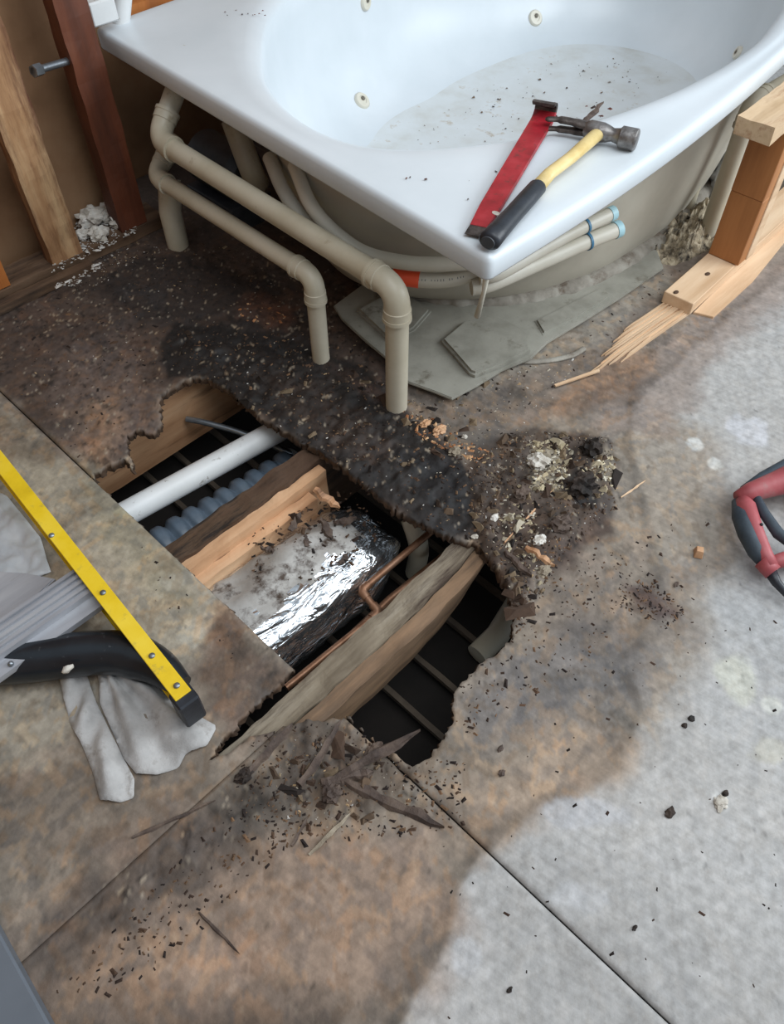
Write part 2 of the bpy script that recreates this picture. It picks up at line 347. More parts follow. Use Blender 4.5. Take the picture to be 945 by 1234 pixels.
ROT = [([(-50,420),(0,372),(160,285),(480,330),(510,470),(570,560),(700,510),(745,545),(740,640),(680,690),(640,770),(600,810),(560,860),(540,900),(520,935),(560,1000),(440,1000),(330,990),(330,860),(300,780),(60,520)], .03, .004),
       ([(560,560),(620,520),(740,525),(745,600),(700,640),(660,690),(640,740),(600,720),(575,656)], .025, .02),
       ([(190,400),(330,410),(500,500),(600,600),(575,655),(500,630),(380,540),(240,450)], .025, .010),
       ([(330,890),(380,860),(470,900),(520,930),(440,990),(340,960)], .02, .008),
       ([(120,1060),(260,950),(340,920),(330,990),(200,1090),(60,1180)], .03, .006)]
_st_w = [(pw(p), srgb(c), s, a, f, o) for p, c, s, a, f, o in STAINS]
WET0 = [i for i, q in enumerate(STAINS) if q[1] == (27, 20, 17)][0]
_rot_w = [(pw(p), s, h) for p, s, h in ROT]

def floor_height(X, Y):
    z = fbm(X, Y, 6, 40, 3) * .003
    for i, (p, s, h) in enumerate(_rot_w):
        m = sstep(sdist(X, Y, p), 0, s)
        if h > .015: z = z + m * (h * (.35 + 1.5 * fbm(X, Y, 26, 50 + i, 4, .6)))
        else: z = z + m * h * (1.6 * fbm(X, Y, 38, 50 + i, 4, .65) + 1.3 * (.25 - np.abs(fbm(X, Y, 20, 90 + i, 4, .6)) * 2.2))
    return z
# strands of the pressed board and flecks
STRANDS = []
TINTS = [np.array(t_) for t_ in ((1.22, 1.12, 1.0), (.80, .82, .86), (1.14, 1.0, .86), (.86, .80, .74), (1.1, 1.1, 1.1), (.92, .92, .92))]
for k in range(11000):
    STRANDS.append((rng.uniform(-.4, 1.8), rng.uniform(-.4, 1.9), rng.uniform(.010, .034), rng.uniform(.0035, .009), rng.uniform(0, PI), TINTS[rng.integers(len(TINTS))]))
def floor_colour(X, Y):
    col = np.empty(X.shape + (3,)); col[:] = srgb(LG)
    n = fbm(X, Y, 5, 1, 5, .6)
    col *= (1 + .35 * n)[..., None]
    n = fbm(X, Y, 3, 77, 3)
    col *= np.stack([1 + .10 * n, 1 + 0 * n, 1 - .12 * n], -1)
    wear = np.zeros(X.shape)
    for i, (p, c, s, a, f, o) in enumerate(_st_w):
        wts = sstep(sdist(X, Y, p) + a * 2.2 * fbm(X, Y, f, 100 + i, 5, .62), -s, s) * o
        if i == 0: wear = wts
        var = 1 + .55 * fbm(X, Y, 22, 140 + i, 5, .65)
        col = col * (1 - wts[..., None]) + np.array(c) * var[..., None] * wts[..., None]
    for i, ((cx, cy), (rx, ry), c) in enumerate(PALE):
        q = at(cx, cy); r = (at(cx + rx, cy) - at(cx - rx, cy)).length / 2; r2 = (at(cx, cy + ry) - at(cx, cy - ry)).length / 2
        # ellipse with one axis across the view and the other along it
        dx, dy = X - q.x, Y - q.y; u = (dx * _ca - dy * _sa) / r; v = (dx * _sa + dy * _ca) / r2
        wts = sstep(1 - np.sqrt(u * u + v * v) + fbm(X, Y, 30, 200 + i) * .9, 0, .35) * .8
        col = col * (1 - wts[..., None]) + np.array(srgb(c)) * wts[..., None]
    # thin dark rim of the wet mark
    d = sdist(X, Y, _st_w[0][0]) + _st_w[0][3] * 2.2 * fbm(X, Y, _st_w[0][4], 100, 5, .62)
    e = np.exp(-((d - .012) / .014) ** 2) * .28
    col *= (1 - e)[..., None]
    # peach and slate blotches of the bare board
    g = (sstep(fbm(X, Y, 11, 500, 5, .65), .06, .22) * wear * .55)[..., None]
    col = col * (1 - g) + col * np.array([1.42, 1.27, 1.16]) * g
    g = (sstep(fbm(X, Y, 9, 540, 5, .65), .06, .22) * wear * .6)[..., None]
    col = col * (1 - g) + (col * .45 + np.array([.02, .021, .024])) * g
    # dark grain in the rot
    rot = np.zeros(X.shape)
    for p, s, h in _rot_w: rot = np.maximum(rot, sstep(sdist(X, Y, p), 0, s))
    g = sstep(fbm(X, Y, 70, 300, 3, .7), .10, .26) * rot * .6
    col *= (1 - g)[..., None]
    g = sstep(fbm(X, Y, 90, 333, 3, .7), .20, .30) * (rot * .5 + wear * .2)
    col = col * (1 - g[..., None]) + np.array(srgb((176, 158, 132))) * g[..., None]
    # dark stains in the bare board and scattered dirt over all
    g = sstep(fbm(X, Y, 14, 360, 5, .7), .12, .3) * wear * .45
    col *= (1 - g)[..., None]
    g = sstep(fbm(X, Y, 60, 390, 3, .6), .31, .37) * .35
    col *= (1 - g)[..., None]
    lum = col.mean(-1, keepdims=True); col = lum + (col - lum) * .72
    wet = np.zeros(X.shape)
    for i in (WET0, WET0 + 1, WET0 + 2): wet = np.maximum(wet, sstep(sdist(X, Y, _st_w[i][0]), -.02, .03))
    return np.clip(col, .003, .9), .82 - wet * (.10 + .3 * np.clip(fbm(X, Y, 18, 600, 4), -.2, .3))

def build_panel(name, xs, ys, hole, root, mat, strand=True):
    X, Y = np.meshgrid(xs, ys, indexing='ij')
    nx, ny = X.shape
    keep = np.ones((nx - 1, ny - 1), bool)
    if hole is not None:
        cx = (X[:-1, :-1] + X[1:, 1:]) / 2; cy = (Y[:-1, :-1] + Y[1:, 1:]) / 2
        keep = sdist(cx, cy, hole) < 0
    kp = np.zeros((nx + 1, ny + 1), int); kp[1:-1, 1:-1] = keep
    cnt = kp[:-1, :-1] + kp[1:, :-1] + kp[:-1, 1:] + kp[1:, 1:]
    if hole is not None:
        tot = np.full((nx, ny), 4); tot[0, :] = 2; tot[-1, :] = 2; tot[:, 0] = 2; tot[:, -1] = 2
        bd = (cnt > 0) & (cnt < tot)
        H = np.array(hole)
        for i, j in zip(*np.nonzero(bd)):
            p = np.array([X[i, j], Y[i, j]]); A = H; B = np.roll(H, -1, 0); E = B - A
            t = np.clip(((p - A) * E).sum(1) / ((E * E).sum(1) + 1e-12), 0, 1); Q = A + E * t[:, None]
            dd = ((Q - p) ** 2).sum(1); k = dd.argmin()
            if dd[k] < .009 ** 2:
                X[i, j] = max(Q[k, 0], xs[0]); Y[i, j] = Q[k, 1]
    Z = floor_height(X, Y)
    Z = np.where(np.abs(X - SEAM_X) < .004, np.minimum(Z, 0) - .002, Z)
    colr, rgh = floor_colour(X, Y)
    if strand:
        mult = np.ones(X.shape + (3,))
        for (sx, sy, l, w_, a, v) in STRANDS:
            i0, i1 = np.searchsorted(xs, (sx - l, sx + l)); j0, j1 = np.searchsorted(ys, (sy - l, sy + l))
            if i1 - i0 < 2 or j1 - j0 < 2: continue
            dx = X[i0:i1, j0:j1] - sx; dy = Y[i0:i1, j0:j1] - sy
            u = (dx * math.cos(a) + dy * math.sin(a)) / l; q = (-dx * math.sin(a) + dy * math.cos(a)) / w_
            mult[i0:i1, j0:j1] = np.where((np.maximum(np.abs(u), np.abs(q)) < 1)[..., None], 1 + (v - 1) * .8, mult[i0:i1, j0:j1])
        wear = sstep(sdist(X, Y, _st_w[0][0]), -.03, .03)
        wear = np.maximum(wear, sstep(sdist(X, Y, _st_w[1][0]), -.03, .05) * .8)[..., None] * 1.0 + .12
        colr *= 1 + (mult - 1) * wear
    idx = np.arange(nx * ny).reshape(nx, ny)
    q = np.stack([idx[:-1, :-1][keep], idx[1:, :-1][keep], idx[1:, 1:][keep], idx[:-1, 1:][keep]], 1)
    e = np.concatenate([q[:, [0, 1]], q[:, [1, 2]], q[:, [2, 3]], q[:, [3, 0]]])
    es = np.sort(e, 1); key = es[:, 0].astype(np.int64) * (nx * ny) + es[:, 1]
    _, inv, c = np.unique(key, return_inverse=True, return_counts=True)
    be = e[c[inv] == 1]
    top = np.stack([X.ravel(), Y.ravel(), Z.ravel()], 1); cc = colr.reshape(-1, 3)
    bv = np.unique(be); m = {v: k for k, v in enumerate(bv)}
    n0 = len(top)
    rr = rng.normal(0, .0025, (len(bv), 2))
    inside = np.maximum(sdist(top[bv, 0], top[bv, 1], HOLE), sdist(top[bv, 0], top[bv, 1], HOLE2)) > -.01
    rr = rr * inside[:, None]
    mid = top[bv].copy(); mid[:, 2] = -.010; mid[:, :2] += rr
    low = top[bv].copy(); low[:, 2] = -.0195; low[:, :2] += rr[:, ::-1]
    cm = np.where(inside[:, None], np.array(srgb((78, 58, 42))) * (1 + rng.normal(0, .25, (len(bv), 1))), np.array(srgb((40, 32, 26))))
    allv = np.concatenate([top, mid, low]); allc = np.clip(np.concatenate([cc, cm, cm * .8]), 0, 1); alr = np.concatenate([rgh.ravel(), np.full(2 * len(bv), .85)])
    bi = np.array([[m[a], m[b]] for a, b in be])
    s1 = np.stack([be[:, 1], be[:, 0], n0 + bi[:, 0], n0 + bi[:, 1]], 1)
    s2 = np.stack([n0 + bi[:, 1], n0 + bi[:, 0], n0 + len(bv) + bi[:, 0], n0 + len(bv) + bi[:, 1]], 1)
    Q = np.concatenate([q, s1, s2])
    used = np.unique(Q); remap = np.full(len(allv), -1); remap[used] = np.arange(len(used))
    Q = remap[Q]; allv = allv[used]; allc = allc[used]; alr = alr[used]
    me = bpy.data.meshes.new(name)
    me.vertices.add(len(allv)); me.vertices.foreach_set('co', allv.astype(np.float32).ravel())
    me.loops.add(Q.size); me.loops.foreach_set('vertex_index', Q.astype(np.int32).ravel())
    me.polygons.add(len(Q)); me.polygons.foreach_set('loop_start', np.arange(0, Q.size, 4, dtype=np.int32))
    me.polygons.foreach_set('loop_total', np.full(len(Q), 4, np.int32))
    ca = me.color_attributes.new('Col', 'FLOAT_COLOR', 'POINT')
    ca.data.foreach_set('color', np.concatenate([allc, alr[:, None]], 1).astype(np.float32).ravel())
    me.update(calc_edges=True); me.validate()
    me.materials.append(mat)
    o = bpy.data.objects.new(name, me); link(o); under(root, o); return o

osb = M('pressed board', [(226, 225, 223), (244, 244, 243), (255, 255, 255)], .78, scale=60, bump=.28, bscale=110, attr=True)
_nt = osb.node_tree; _N = _nt.nodes; _L = _nt.links; _b = _N['Principled BSDF']
_c = _b.inputs['Base Color'].links[0].from_socket; _tc = _N.new('ShaderNodeTexCoord')
for _i, (_r, _sc, _amt) in enumerate(((.35, .8, .05), (1.4, 1.0, .06), (2.5, .6, .06))):
    _mp = _N.new('ShaderNodeMapping'); _m0 = _N.new('ShaderNodeMapping'); _m0.inputs['Rotation'].default_value = (0, 0, _r); _L.new(_tc.outputs['Object'], _m0.inputs[0]); _mp.inputs['Scale'].default_value = (26 * _sc, 95 * _sc, 1); _mp.inputs['Location'].default_value = (_i * 3.3, _i, 0)
    _n = _N.new('ShaderNodeTexNoise'); _n.inputs['Scale'].default_value = 1; _n.inputs['Detail'].default_value = 2
    _mr = _N.new('ShaderNodeMapRange'); _mr.inputs[1].default_value = .40; _mr.inputs[2].default_value = .60; _mr.inputs[3].default_value = 1 - _amt; _mr.inputs[4].default_value = 1 + _amt
    _vm = _N.new('ShaderNodeVectorMath'); _vm.operation = 'SCALE'
    _L.new(_m0.outputs[0], _mp.inputs[0]); _L.new(_mp.outputs[0], _n.inputs['Vector']); _L.new(_n.outputs[0], _mr.inputs[0])
    _L.new(_c, _vm.inputs[0]); _L.new(_mr.outputs[0], _vm.inputs['Scale']); _c = _vm.outputs[0]
_L.new(_c, _b.inputs['Base Color'])
floor = empty('floor', kind='structure')
def axis(a, b, fa, fb, st=.0052, co=.06):
    lo = list(np.arange(a, fa, co)) if a < fa else []
    mid = list(np.linspace(max(a, fa), min(b, fb), max(2, int((min(b, fb) - max(a, fa)) / st))))
    hi = list(np.arange(fb + co, b, co)) + [b] if b > fb else []
    return np.array(lo + mid + hi)
build_panel('subfloor_panel', axis(SEAM_X + .0015, 3.4, 0, 1.95), axis(-1.2, 2.4, -.42, 1.9), HOLE, floor, osb)
build_panel('subfloor_panel', axis(-1.0, SEAM_X - .0015, -.36, 9), axis(SEAM_Y + .0006, 2.4, -9, 1.9), HOLE2, floor, osb)
build_panel('subfloor_panel', axis(-1.0, SEAM_X - .0015, -.36, 9), axis(-1.2, SEAM_Y - .0006, -.42, 9), HOLE2, floor, osb)
def fz(x, y): return float(floor_height(np.array([x]), np.array([y]))[0])

# ------------------------------------------------------------------ below the floor
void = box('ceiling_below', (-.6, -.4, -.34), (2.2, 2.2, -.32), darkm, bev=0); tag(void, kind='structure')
for i, x in enumerate((.27, .39, .515, .612, .73, .86)):
    o = rough_box('furring_strip', (x - .006, .1, -.302), (x + .006, 1.62, -.288), stripm, step=.05, amp=.002, seed=i)
    if i in (2, 3):
        tag(o, ['thin furring strip crossing the dark gap, nearer the splintered end', 'thin furring strip crossing the dark gap, farther from the splintered end'][i - 2], 'strip', 'furring strips under the joists')
    else:
        tag(o, {0: 'furring strip hidden mostly under the pale strip of floor', 1: 'furring strip under the white pipe, nearest the cut seam', 4: 'furring strip below the far end of the foil duct', 5: 'furring strip deepest under the black rotten band'}[i], 'strip', 'furring strips under the joists')

j = empty('floor_joist', (.6, 1.32, -.2), 'clean tan joist along the far side of the hole, beside the white pipe', 'joist', 'floor joists in the hole')
rough_box('beam', (-.3, 1.298, -.205), (1.5, 1.336, -.022), wood_tan, j, step=.03, amp=.0015)
rough_box('blocking', (.86, .945, -.20), (.90, 1.296, -.03), wood_rot, j, step=.02, amp=.003)
j = empty('floor_joist', (.5, .9, -.2), 'middle joist with dark rotten top and split orange side, beside the foil duct', 'joist', 'floor joists in the hole')
rough_box('beam', (-.3, .893, -.22), (1.3, .94, -.024), wood_rot, j, step=.012, amp=.006, seed=3)
rough_box('split_face', (-.1, .868, -.21), (.70, .893, -.036), wood_tan, j, step=.014, amp=.0035, seed=5, axisamp=(.3, 1, 1))
rough_box('split_face', (-.1, .842, -.215), (.645, .867, -.062), wood_tan, j, step=.014, amp=.0035, seed=8, axisamp=(.3, 1, 1))
j = empty('floor_joist', (.5, .49, -.2), 'near joist with grey pitted top and curved broken end in the middle of the hole', 'joist', 'floor joists in the hole')
def j3(p):
    t = max(0, (p.x - .52) / .26); t = min(t, 1)
    zz = p.z
    top = -.022
    bot = -.135 + .095 * t ** 2.2
    f = (zz - top) / (-.135 - top)
    zz = top + f * (bot - top)
    y = p.y + (.02 * t * t if p.y < .49 else .012 * t) + .012 * f * f * (p.y < .48)
    return Vector((p.x, y, zz))
rough_box('face_board', (-.3, .452, -.135), (.775, .482, -.022), wood_greyface, j, step=.012, amp=.003, seed=11, fn=j3, axisamp=(.3, 1, 1))
def j3t(p):
    t = min(1, max(0, (p.x - .5) / .25)); y = p.y
    if y > .5: y -= .012 * t ** 1.6
    y += .016 * t * t
    z = -.016 + (p.z + .016) * (1 - .7 * t * t)
    return Vector((p.x, y, z))
rough_box('top_board', (-.3, .483, -.13), (.765, .532, -.016), wood_grey, j, step=.011, amp=.006, seed=13, fn=j3t)

t = empty('drain_pipe', (.5, 1.1, -.08), 'smooth white plastic pipe running through the hole above the blue ribbed duct', 'pipe')
a, b = at(165, 612, -.08), at(333, 520, -.08); d = (b - a).normalized()
tube('pipe', [a - d * .5, b + d * .2], .027, pvcw, t, n=24)
bm = bmesh.new(); y0 = 1.045
pts = [];rs = []
for k in range(150):
    pts.append((.15 + k * .004, y0 + (.15 + k * .004 - .5) * -.08, -.185)); rs.append(.050 + .006 * (1 - abs(math.sin(k * .004 * PI / .042)) ** -0 * 0) - .012 * (abs(math.cos(k * .004 * PI / .042)) ** 6))
add_tube(bm, pts, rs, 20); o = obj('ribbed_duct', bm, blued, None, smooth=True, angle=math.radians(60))
tag(o, 'blue grey ribbed duct in the hole below the white pipe', 'duct')
# foil duct
foil = M('crinkled foil', [(190, 194, 198), (216, 220, 224), (236, 240, 242)], .2, metal=.95, scale=10, bump=.0)
_n = foil.node_tree; _b = _n.nodes['Principled BSDF']
_tc = _n.nodes.new('ShaderNodeTexCoord'); _mp = _n.nodes.new('ShaderNodeMapping'); _mp.inputs['Scale'].default_value = (.5, 1.5, 1.5)
_v = _n.nodes.new('ShaderNodeTexNoise'); _v.inputs['Scale'].default_value = 26; _v.inputs['Detail'].default_value = 3; _v.inputs['Distortion'].default_value = 1.2
_bp = _n.nodes.new('ShaderNodeBump'); _bp.inputs['Strength'].default_value = .8; _bp.inputs['Distance'].default_value = .012
_n.links.new(_tc.outputs['Object'], _mp.inputs[0]); _n.links.new(_mp.outputs[0], _v.inputs['Vector']); _n.links.new(_v.outputs[0], _bp.inputs['Height']); _n.links.new(_bp.outputs[0], _b.inputs['Normal'])
dustfoil = M('dusty foil top', [(150, 146, 140), (176, 173, 168), (190, 188, 184)], .5, metal=.2, scale=12, bump=.6, bscale=26, dirt=(70, 56, 46), dirt_amt=.3, dirt_scale=24)
bm = bmesh.new(); NX, NT = 90, 72; rings = []
for i in range(NX + 1):
    x = -.1 + .83 * i / NX; tp = 1 - max(0, (i / NX - .80) / .20) ** 2.2 * .93; row = []
    for k in range(NT):
        th = 2 * PI * k / NT; c, s = math.cos(th), math.sin(th)
        yy = math.copysign(abs(c) ** .75, c) * .112; zz = math.copysign(abs(s) ** .75, s) * .088
        p = Vector((x, .742 + yy * (.55 + .45 * tp), -.150 + zz * tp))
        nn = mnoise.noise(Vector((x * 9, yy * 22, zz * 22))) * .012 + abs(mnoise.noise(Vector((x * 26 + 5 * yy, yy * 40, zz * 40)))) * .007
        p += Vector((0, c, s)) * nn; row.append(bm.verts.new(p))
    rings.append(row)
for a, b in zip(rings, rings[1:]):
    for k in range(NT):
        f = bm.faces.new((a[k], a[(k + 1) % NT], b[(k + 1) % NT], b[k]))
        m_ = (a[k].co + b[(k + 1) % NT].co) / 2
        f.material_index = 1 if m_.z > -.082 and m_.y > .70 + .03 * mnoise.noise(m_ * 25) else 0
bm.faces.new(rings[0]); bm.faces.new(rings[-1][::-1])
o = obj('foil_duct', bm, [foil, dustfoil], None, smooth=True); tag(o, 'crumpled silver foil duct with dusty top between two joists in the hole', 'duct')
# copper lines
t = empty('copper_pipe', (.57, .62, -.15), 'thin copper water pipe with a square elbow beside the foil duct', 'pipe')
cp = [at(530, 632, -.10), at(435, 712, -.10), at(457, 738, -.11), at(345, 829, -.12)]
tube('pipe', [cp[0], cp[1]], .0075, copper, t, n=12); tube('pipe', [cp[1], cp[2]], .0075, copper, t, n=12); tube('pipe', [cp[2], cp[3]], .0075, copper, t, n=12)
for q, (pa, pb) in ((cp[1], (cp[0], cp[2])), (cp[2], (cp[1], cp[3]))):
    tube('elbow', [q + (pa - q).normalized() * .02, q + (pa - q).normalized() * .006, q + (pb - q).normalized() * .006, q + (pb - q).normalized() * .02], .0098, copper, t, n=12)
o = tube('copper_pipe', [at(560, 650, -.17), at(470, 722, -.17), at(360, 826, -.175)], .0085, copper, None, n=12)
tag(o, 'straight copper pipe tight against the near joist, behind the elbowed one', 'pipe')
o = tube('conduit', smooth_path([at(225, 505, -.12), at(250, 510, -.12), at(300, 525, -.13), at(380, 560, -.16)], 5), .0075, zinc, None, n=12); tag(o, 'thin grey metal conduit poking out from the tan joist', 'conduit')
o = tube('waste_pipe', smooth_path([at(495, 625, -.12), at(505, 660, -.17), at(500, 690, -.28)], 4), .022, pvc, None, n=18); tag(o, 'beige pipe stub dropping below the rotten band beyond the foil duct', 'pipe')
o = tube('waste_pipe', [at(640, 700, -.27), at(600, 765, -.28), at(575, 790, -.285)], .026, pvc, None, n=18); tag(o, 'dim beige pipe in the dark under the right lip of the hole', 'pipe')

# ------------------------------------------------------------------ bathtub
ZR = .471
tub = empty('bathtub', (1.75, 1.35, 0), 'large white jetted bathtub with wide deck and beige underside', 'bathtub')
CT = Vector((1.72, 1.34, 0))
corn = [Vector((.911, .656)), Vector((1.37, .640)), Vector((2.03, .690)), Vector((3.1, .86)), Vector((3.12, 2.09)), Vector((1.003, 1.966))]
def rounded(poly, rads, n=8):
    out = []
    for i, p in enumerate(poly):
        a = poly[i - 1]; b = poly[(i + 1) % len(poly)]; r = rads[i]
        da = (a - p).normalized(); db = (b - p).normalized()
        s, e = p + da * r, p + db * r
        for k in range(n + 1):
            t_ = k / n; out.append((s * (1 - t_) + p * t_) * (1 - t_) + (p * (1 - t_) + e * t_) * t_)
    # resample straight runs
    res = []
    for i, p in enumerate(out):
        q = out[(i + 1) % len(out)]; m = max(1, int((q - p).length / .02))
        for k in range(m): res.append(p + (q - p) * k / m)
    return res
OUT = rounded(corn, [.018, .30, .30, .05, .05, .02])
def polar(pts):
    P_ = sorted((math.atan2(p[1] - CT.y, p[0] - CT.x) % (2 * PI), math.hypot(p[0] - CT.x, p[1] - CT.y)) for p in pts)
    th = np.array([p[0] for p in P_]); r = np.array([p[1] for p in P_])
    g = np.linspace(0, 2 * PI, 720, endpoint=False)
    v = np.interp(g, np.concatenate([[th[-1] - 2 * PI], th, [th[0] + 2 * PI]]), np.concatenate([[r[-1]], r, [r[0]]]))
    k = np.exp(-np.linspace(-2, 2, 61) ** 2); k /= k.sum(); v = np.convolve(np.concatenate([v[-30:], v, v[:30]]), k, 'valid')
    return lambda a: float(np.interp(a % (2 * PI), np.append(g, 2 * PI), np.append(v, v[0])))
open_pts = [(1.42,1.80),(1.22,1.62),(1.06,1.38),(1.02,1.18),(1.04,1.07),(1.14,.975),(1.28,.885),(1.49,.81),(1.64,.78),(1.81,.765),(1.98,.765),(2.25,.815),(2.6,.95),(2.85,1.15),(2.93,1.42),(2.8,1.72),(2.3,1.88),(1.8,1.89)]
floor_pts = [(1.63,1.61),(1.93,1.66),(2.27,1.69),(2.53,1.67),(2.67,1.55),(2.73,1.33),(2.66,1.17),(2.3,1.0),(1.8,.96),(1.5,1.03),(1.36,1.15),(1.37,1.35),(1.48,1.52)]
ro, rf = polar(open_pts), polar(floor_pts)
N = len(OUT)
TH = [math.atan2(p.y - CT.y, p.x - CT.x) for p in OUT]
def dirv(a): return Vector((math.cos(a), math.sin(a)))
c2 = Vector((CT.x, CT.y))
rings = []
def inset(d): # toward the centre a little
    res = []
    for i, p in enumerate(OUT):
        a = OUT[i - 1]; b = OUT[(i + 1) % N]; t_ = (b - a).normalized(); res.append(p + Vector((-t_.y, t_.x)) * d)
    return res
def R(pts, z): rings.append([Vector((p.x, p.y, z)) for p in pts])
R(inset(.014), ZR - .030); R(inset(.012), ZR - .042); R(inset(.002), ZR - .044); R(inset(0), ZR - .040); R(inset(0), ZR - .012); R(inset(.002), ZR - .005); R(inset(.006), ZR - .001); R(inset(.012), ZR)
base = inset(.016)
opn = [c2 + dirv(a) * ro(a) for a in TH]
for t_ in (.1, .3, .5, .7, .85): R([base[i].lerp(opn[i] + dirv(TH[i]) * .024, t_) for i in range(N)], ZR - .002 * math.sin(t_ * PI))
R([c2 + dirv(a) * (ro(a) + .022) for a in TH], ZR - .0015); R([c2 + dirv(a) * (ro(a) + .010) for a in TH], ZR - .004)
R([c2 + dirv(a) * (ro(a) - .004) for a in TH], ZR - .009); R([c2 + dirv(a) * (ro(a) - .015) for a in TH], ZR - .017); R([c2 + dirv(a) * (ro(a) - .022) for a in TH], ZR - .026)
for k in range(1, 17):
    s = k / 16; u = s * PI / 2
    R([c2 + dirv(a) * ((ro(a) - .022) * (1 - (1 - math.cos(u)) ** 1.15) + rf(a) * (1 - math.cos(u)) ** 1.15) for a in TH], ZR - .026 - (ZR - .026 - .093) * math.sin(u) ** .9)
for t_ in (.97, .85, .6, .3, .02): R([c2 + dirv(a) * rf(a) * t_ for a in TH], .09 + .002 * t_ if t_ > .9 else .088)
bm = bmesh.new(); vr = [[bm.verts.new(p) for p in r] for r in rings]
for a, b in zip(vr, vr[1:]):
    for k in range(N): bm.faces.new((a[k], a[(k + 1) % N], b[(k + 1) % N], b[k]))
bm.faces.new(vr[-1])
bm.faces.ensure_lookup_table()
for f in bm.faces:
    if f.calc_center_median().z < .0955: f.material_index = 1
tb = bm.copy(); bmesh.ops.recalc_face_normals(tb, faces=tb.faces[:]); tb.normal_update(); tub_bvh = BVHTree.FromBMesh(tb); tb.free()
o = obj('basin_and_deck', bm, [acrylic, acrylic_dusty], tub, smooth=True)
# shell
PROF = [(ZR - .026 - (ZR - .026 - .093) * math.sin(k / 40 * PI / 2) ** .9, (1 - math.cos(k / 40 * PI / 2)) ** 1.15) for k in range(41)]
def basin_r(a, z):
    if z <= PROF[-1][0]: return 0
    for (z0, f0), (z1, f1) in zip(PROF, PROF[1:]):
        if z1 <= z <= z0:
            f = f0 + (f1 - f0) * (z0 - z) / (z0 - z1 + 1e-9); return (ro(a) - .022) * (1 - f) + rf(a) * f
    return ro(a) - .02
bot_pts = [(1.19,1.24),(1.27,1.08),(1.37,.955),(1.52,.87),(1.78,.83),(2.07,.85),(2.35,.92),(2.7,1.15),(2.8,1.4),(2.5,1.7),(2.0,1.76),(1.6,1.7),(1.3,1.5)]
rb = polar(bot_pts)
bm = bmesh.new(); vr = []
A_ = [2 * PI * k / 160 for k in range(160)]
for k in range(15):
    s = k / 14; u = s * PI / 2
    row = []
    for a in A_:
        z = (ZR - .012) * (1 - s) + .012 * s
        top = ro(a) + .004; r = top * math.cos(u * .98) ** .55 + rb(a) * (1 - math.cos(u * .98) ** .55)
        r = max(r, basin_r(a, z) + .018)
        row.append(bm.verts.new((c2.x + math.cos(a) * r, c2.y + math.sin(a) * r, z)))
    vr.append(row)
for a, b in zip(vr, vr[1:]):
    for k in range(160): bm.faces.new((a[k], a[(k + 1) % 160], b[(k + 1) % 160], b[k]))
obj('outer_shell', bm, shellm, tub, smooth=True)
# jets: discs lying in the basin wall
def disc_at(px, py, r, root, name='jet', hole=True):
    d = ray(px, py); loc, nn, _, _ = tub_bvh.ray_cast(Vector((0, 0, HCAM)), d.normalized())
    if loc is None: return
    if nn.dot(d) > 0: nn = -nn
    loc = loc + nn * .003
    bm = bmesh.new(); prof = [(0, .004), (r * .45, .004), (r * .5, .0065), (r * .85, .006), (r, .002), (r * 1.04, -.012)]
    q = Vector((0, 0, 1)).rotation_difference(nn); rg = []
    for (rr, h) in prof[1:]: rg.append([bm.verts.new(loc + q @ Vector((rr * math.cos(2 * PI * k / 24), rr * math.sin(2 * PI * k / 24), h))) for k in range(24)])
    bm.faces.new(rg[0])
    for a, b in zip(rg, rg[1:]):
        for k in range(24): bm.faces.new((a[k], a[(k + 1) % 24], b[(k + 1) % 24], b[k]))
    o = obj(name, bm, beigejet, root, smooth=True, angle=math.radians(40))
    bm = bmesh.new(); bmesh.ops.create_uvsphere(bm, u_segments=10, v_segments=6, radius=r * .26)
    c = loc + q @ Vector((r * .1, r * .15, .006))
    for v in bm.verts: v.co = c + q @ Vector((v.co.x, v.co.y, v.co.z * .5))
    h = obj('nozzle', bm, darkhole, None, smooth=True); h.parent = o; h.matrix_parent_inverse = Matrix.Identity(4)
    return o
for px, py, r in ((436, 122, .026), (645, 22, .026), (440, 2, .024), (890, 64, .02)): disc_at(px, py, r, tub)
# flange sheet under the bath
def slab(name, px_pts, z, th, mat, root, bev=.002, zs=None):
    bm = bmesh.new(); pts = [at(x, y, z) for x, y in px_pts]
    if zs: pts = [Vector((p.x, p.y, q)) for p, q in zip(pts, zs)]
    top = [bm.verts.new(p) for p in pts]; bot = [bm.verts.new(p - Vector((0, 0, th))) for p in pts]
    bm.faces.new(top); bm.faces.new(bot[::-1])
    for k in range(len(top)): bm.faces.new((top[k], bot[k], bot[(k + 1) % len(top)], top[(k + 1) % len(top)]))
    bmesh.ops.recalc_face_normals(bm, faces=bm.faces[:])
    if bev:
        es = [e for e in bm.edges if all(v in top for v in e.verts)]
        bmesh.ops.bevel(bm, geom=es, offset=bev, segments=2, affect='EDGES')
    return obj(name, bm, mat, root)
slab('base_flange', [(402,368),(412,384),(440,410),(474,438),(492,460),(520,470),(545,480),(575,464),(606,445),(640,431),(660,412),(700,388),(745,360),(800,322),(790,296),(690,340),(560,345),(440,340)], .020, .006, flangem, tub)
slab('raised_pad', [(532,408),(548,426),(566,447),(573,450),(600,440),(640,420),(632,396),(600,378),(560,385)], .034, .013, flangem, tub, bev=.006)
slab('raised_pad', [(430,372),(470,410),(500,395),(520,372),(480,345)], .030, .010, flangem, tub, bev=.006)
slab('raised_pad', [(655,402),(700,380),(740,355),(725,345),(685,365),(645,385)], .026, .008, flangem, tub, bev=.005)
o = tube('sealant_bead', smooth_path([at(618, 434, .004), at(640, 436, .004), at(665, 434, .004), at(690, 428, .004), at(704, 420, .004)], 6), .0075, mortar, None, n=10, up=(0, 0, 1), flat=.6); tag(o, 'grey squeezed sealant on the floor outside the grey base sheet', 'sealant')
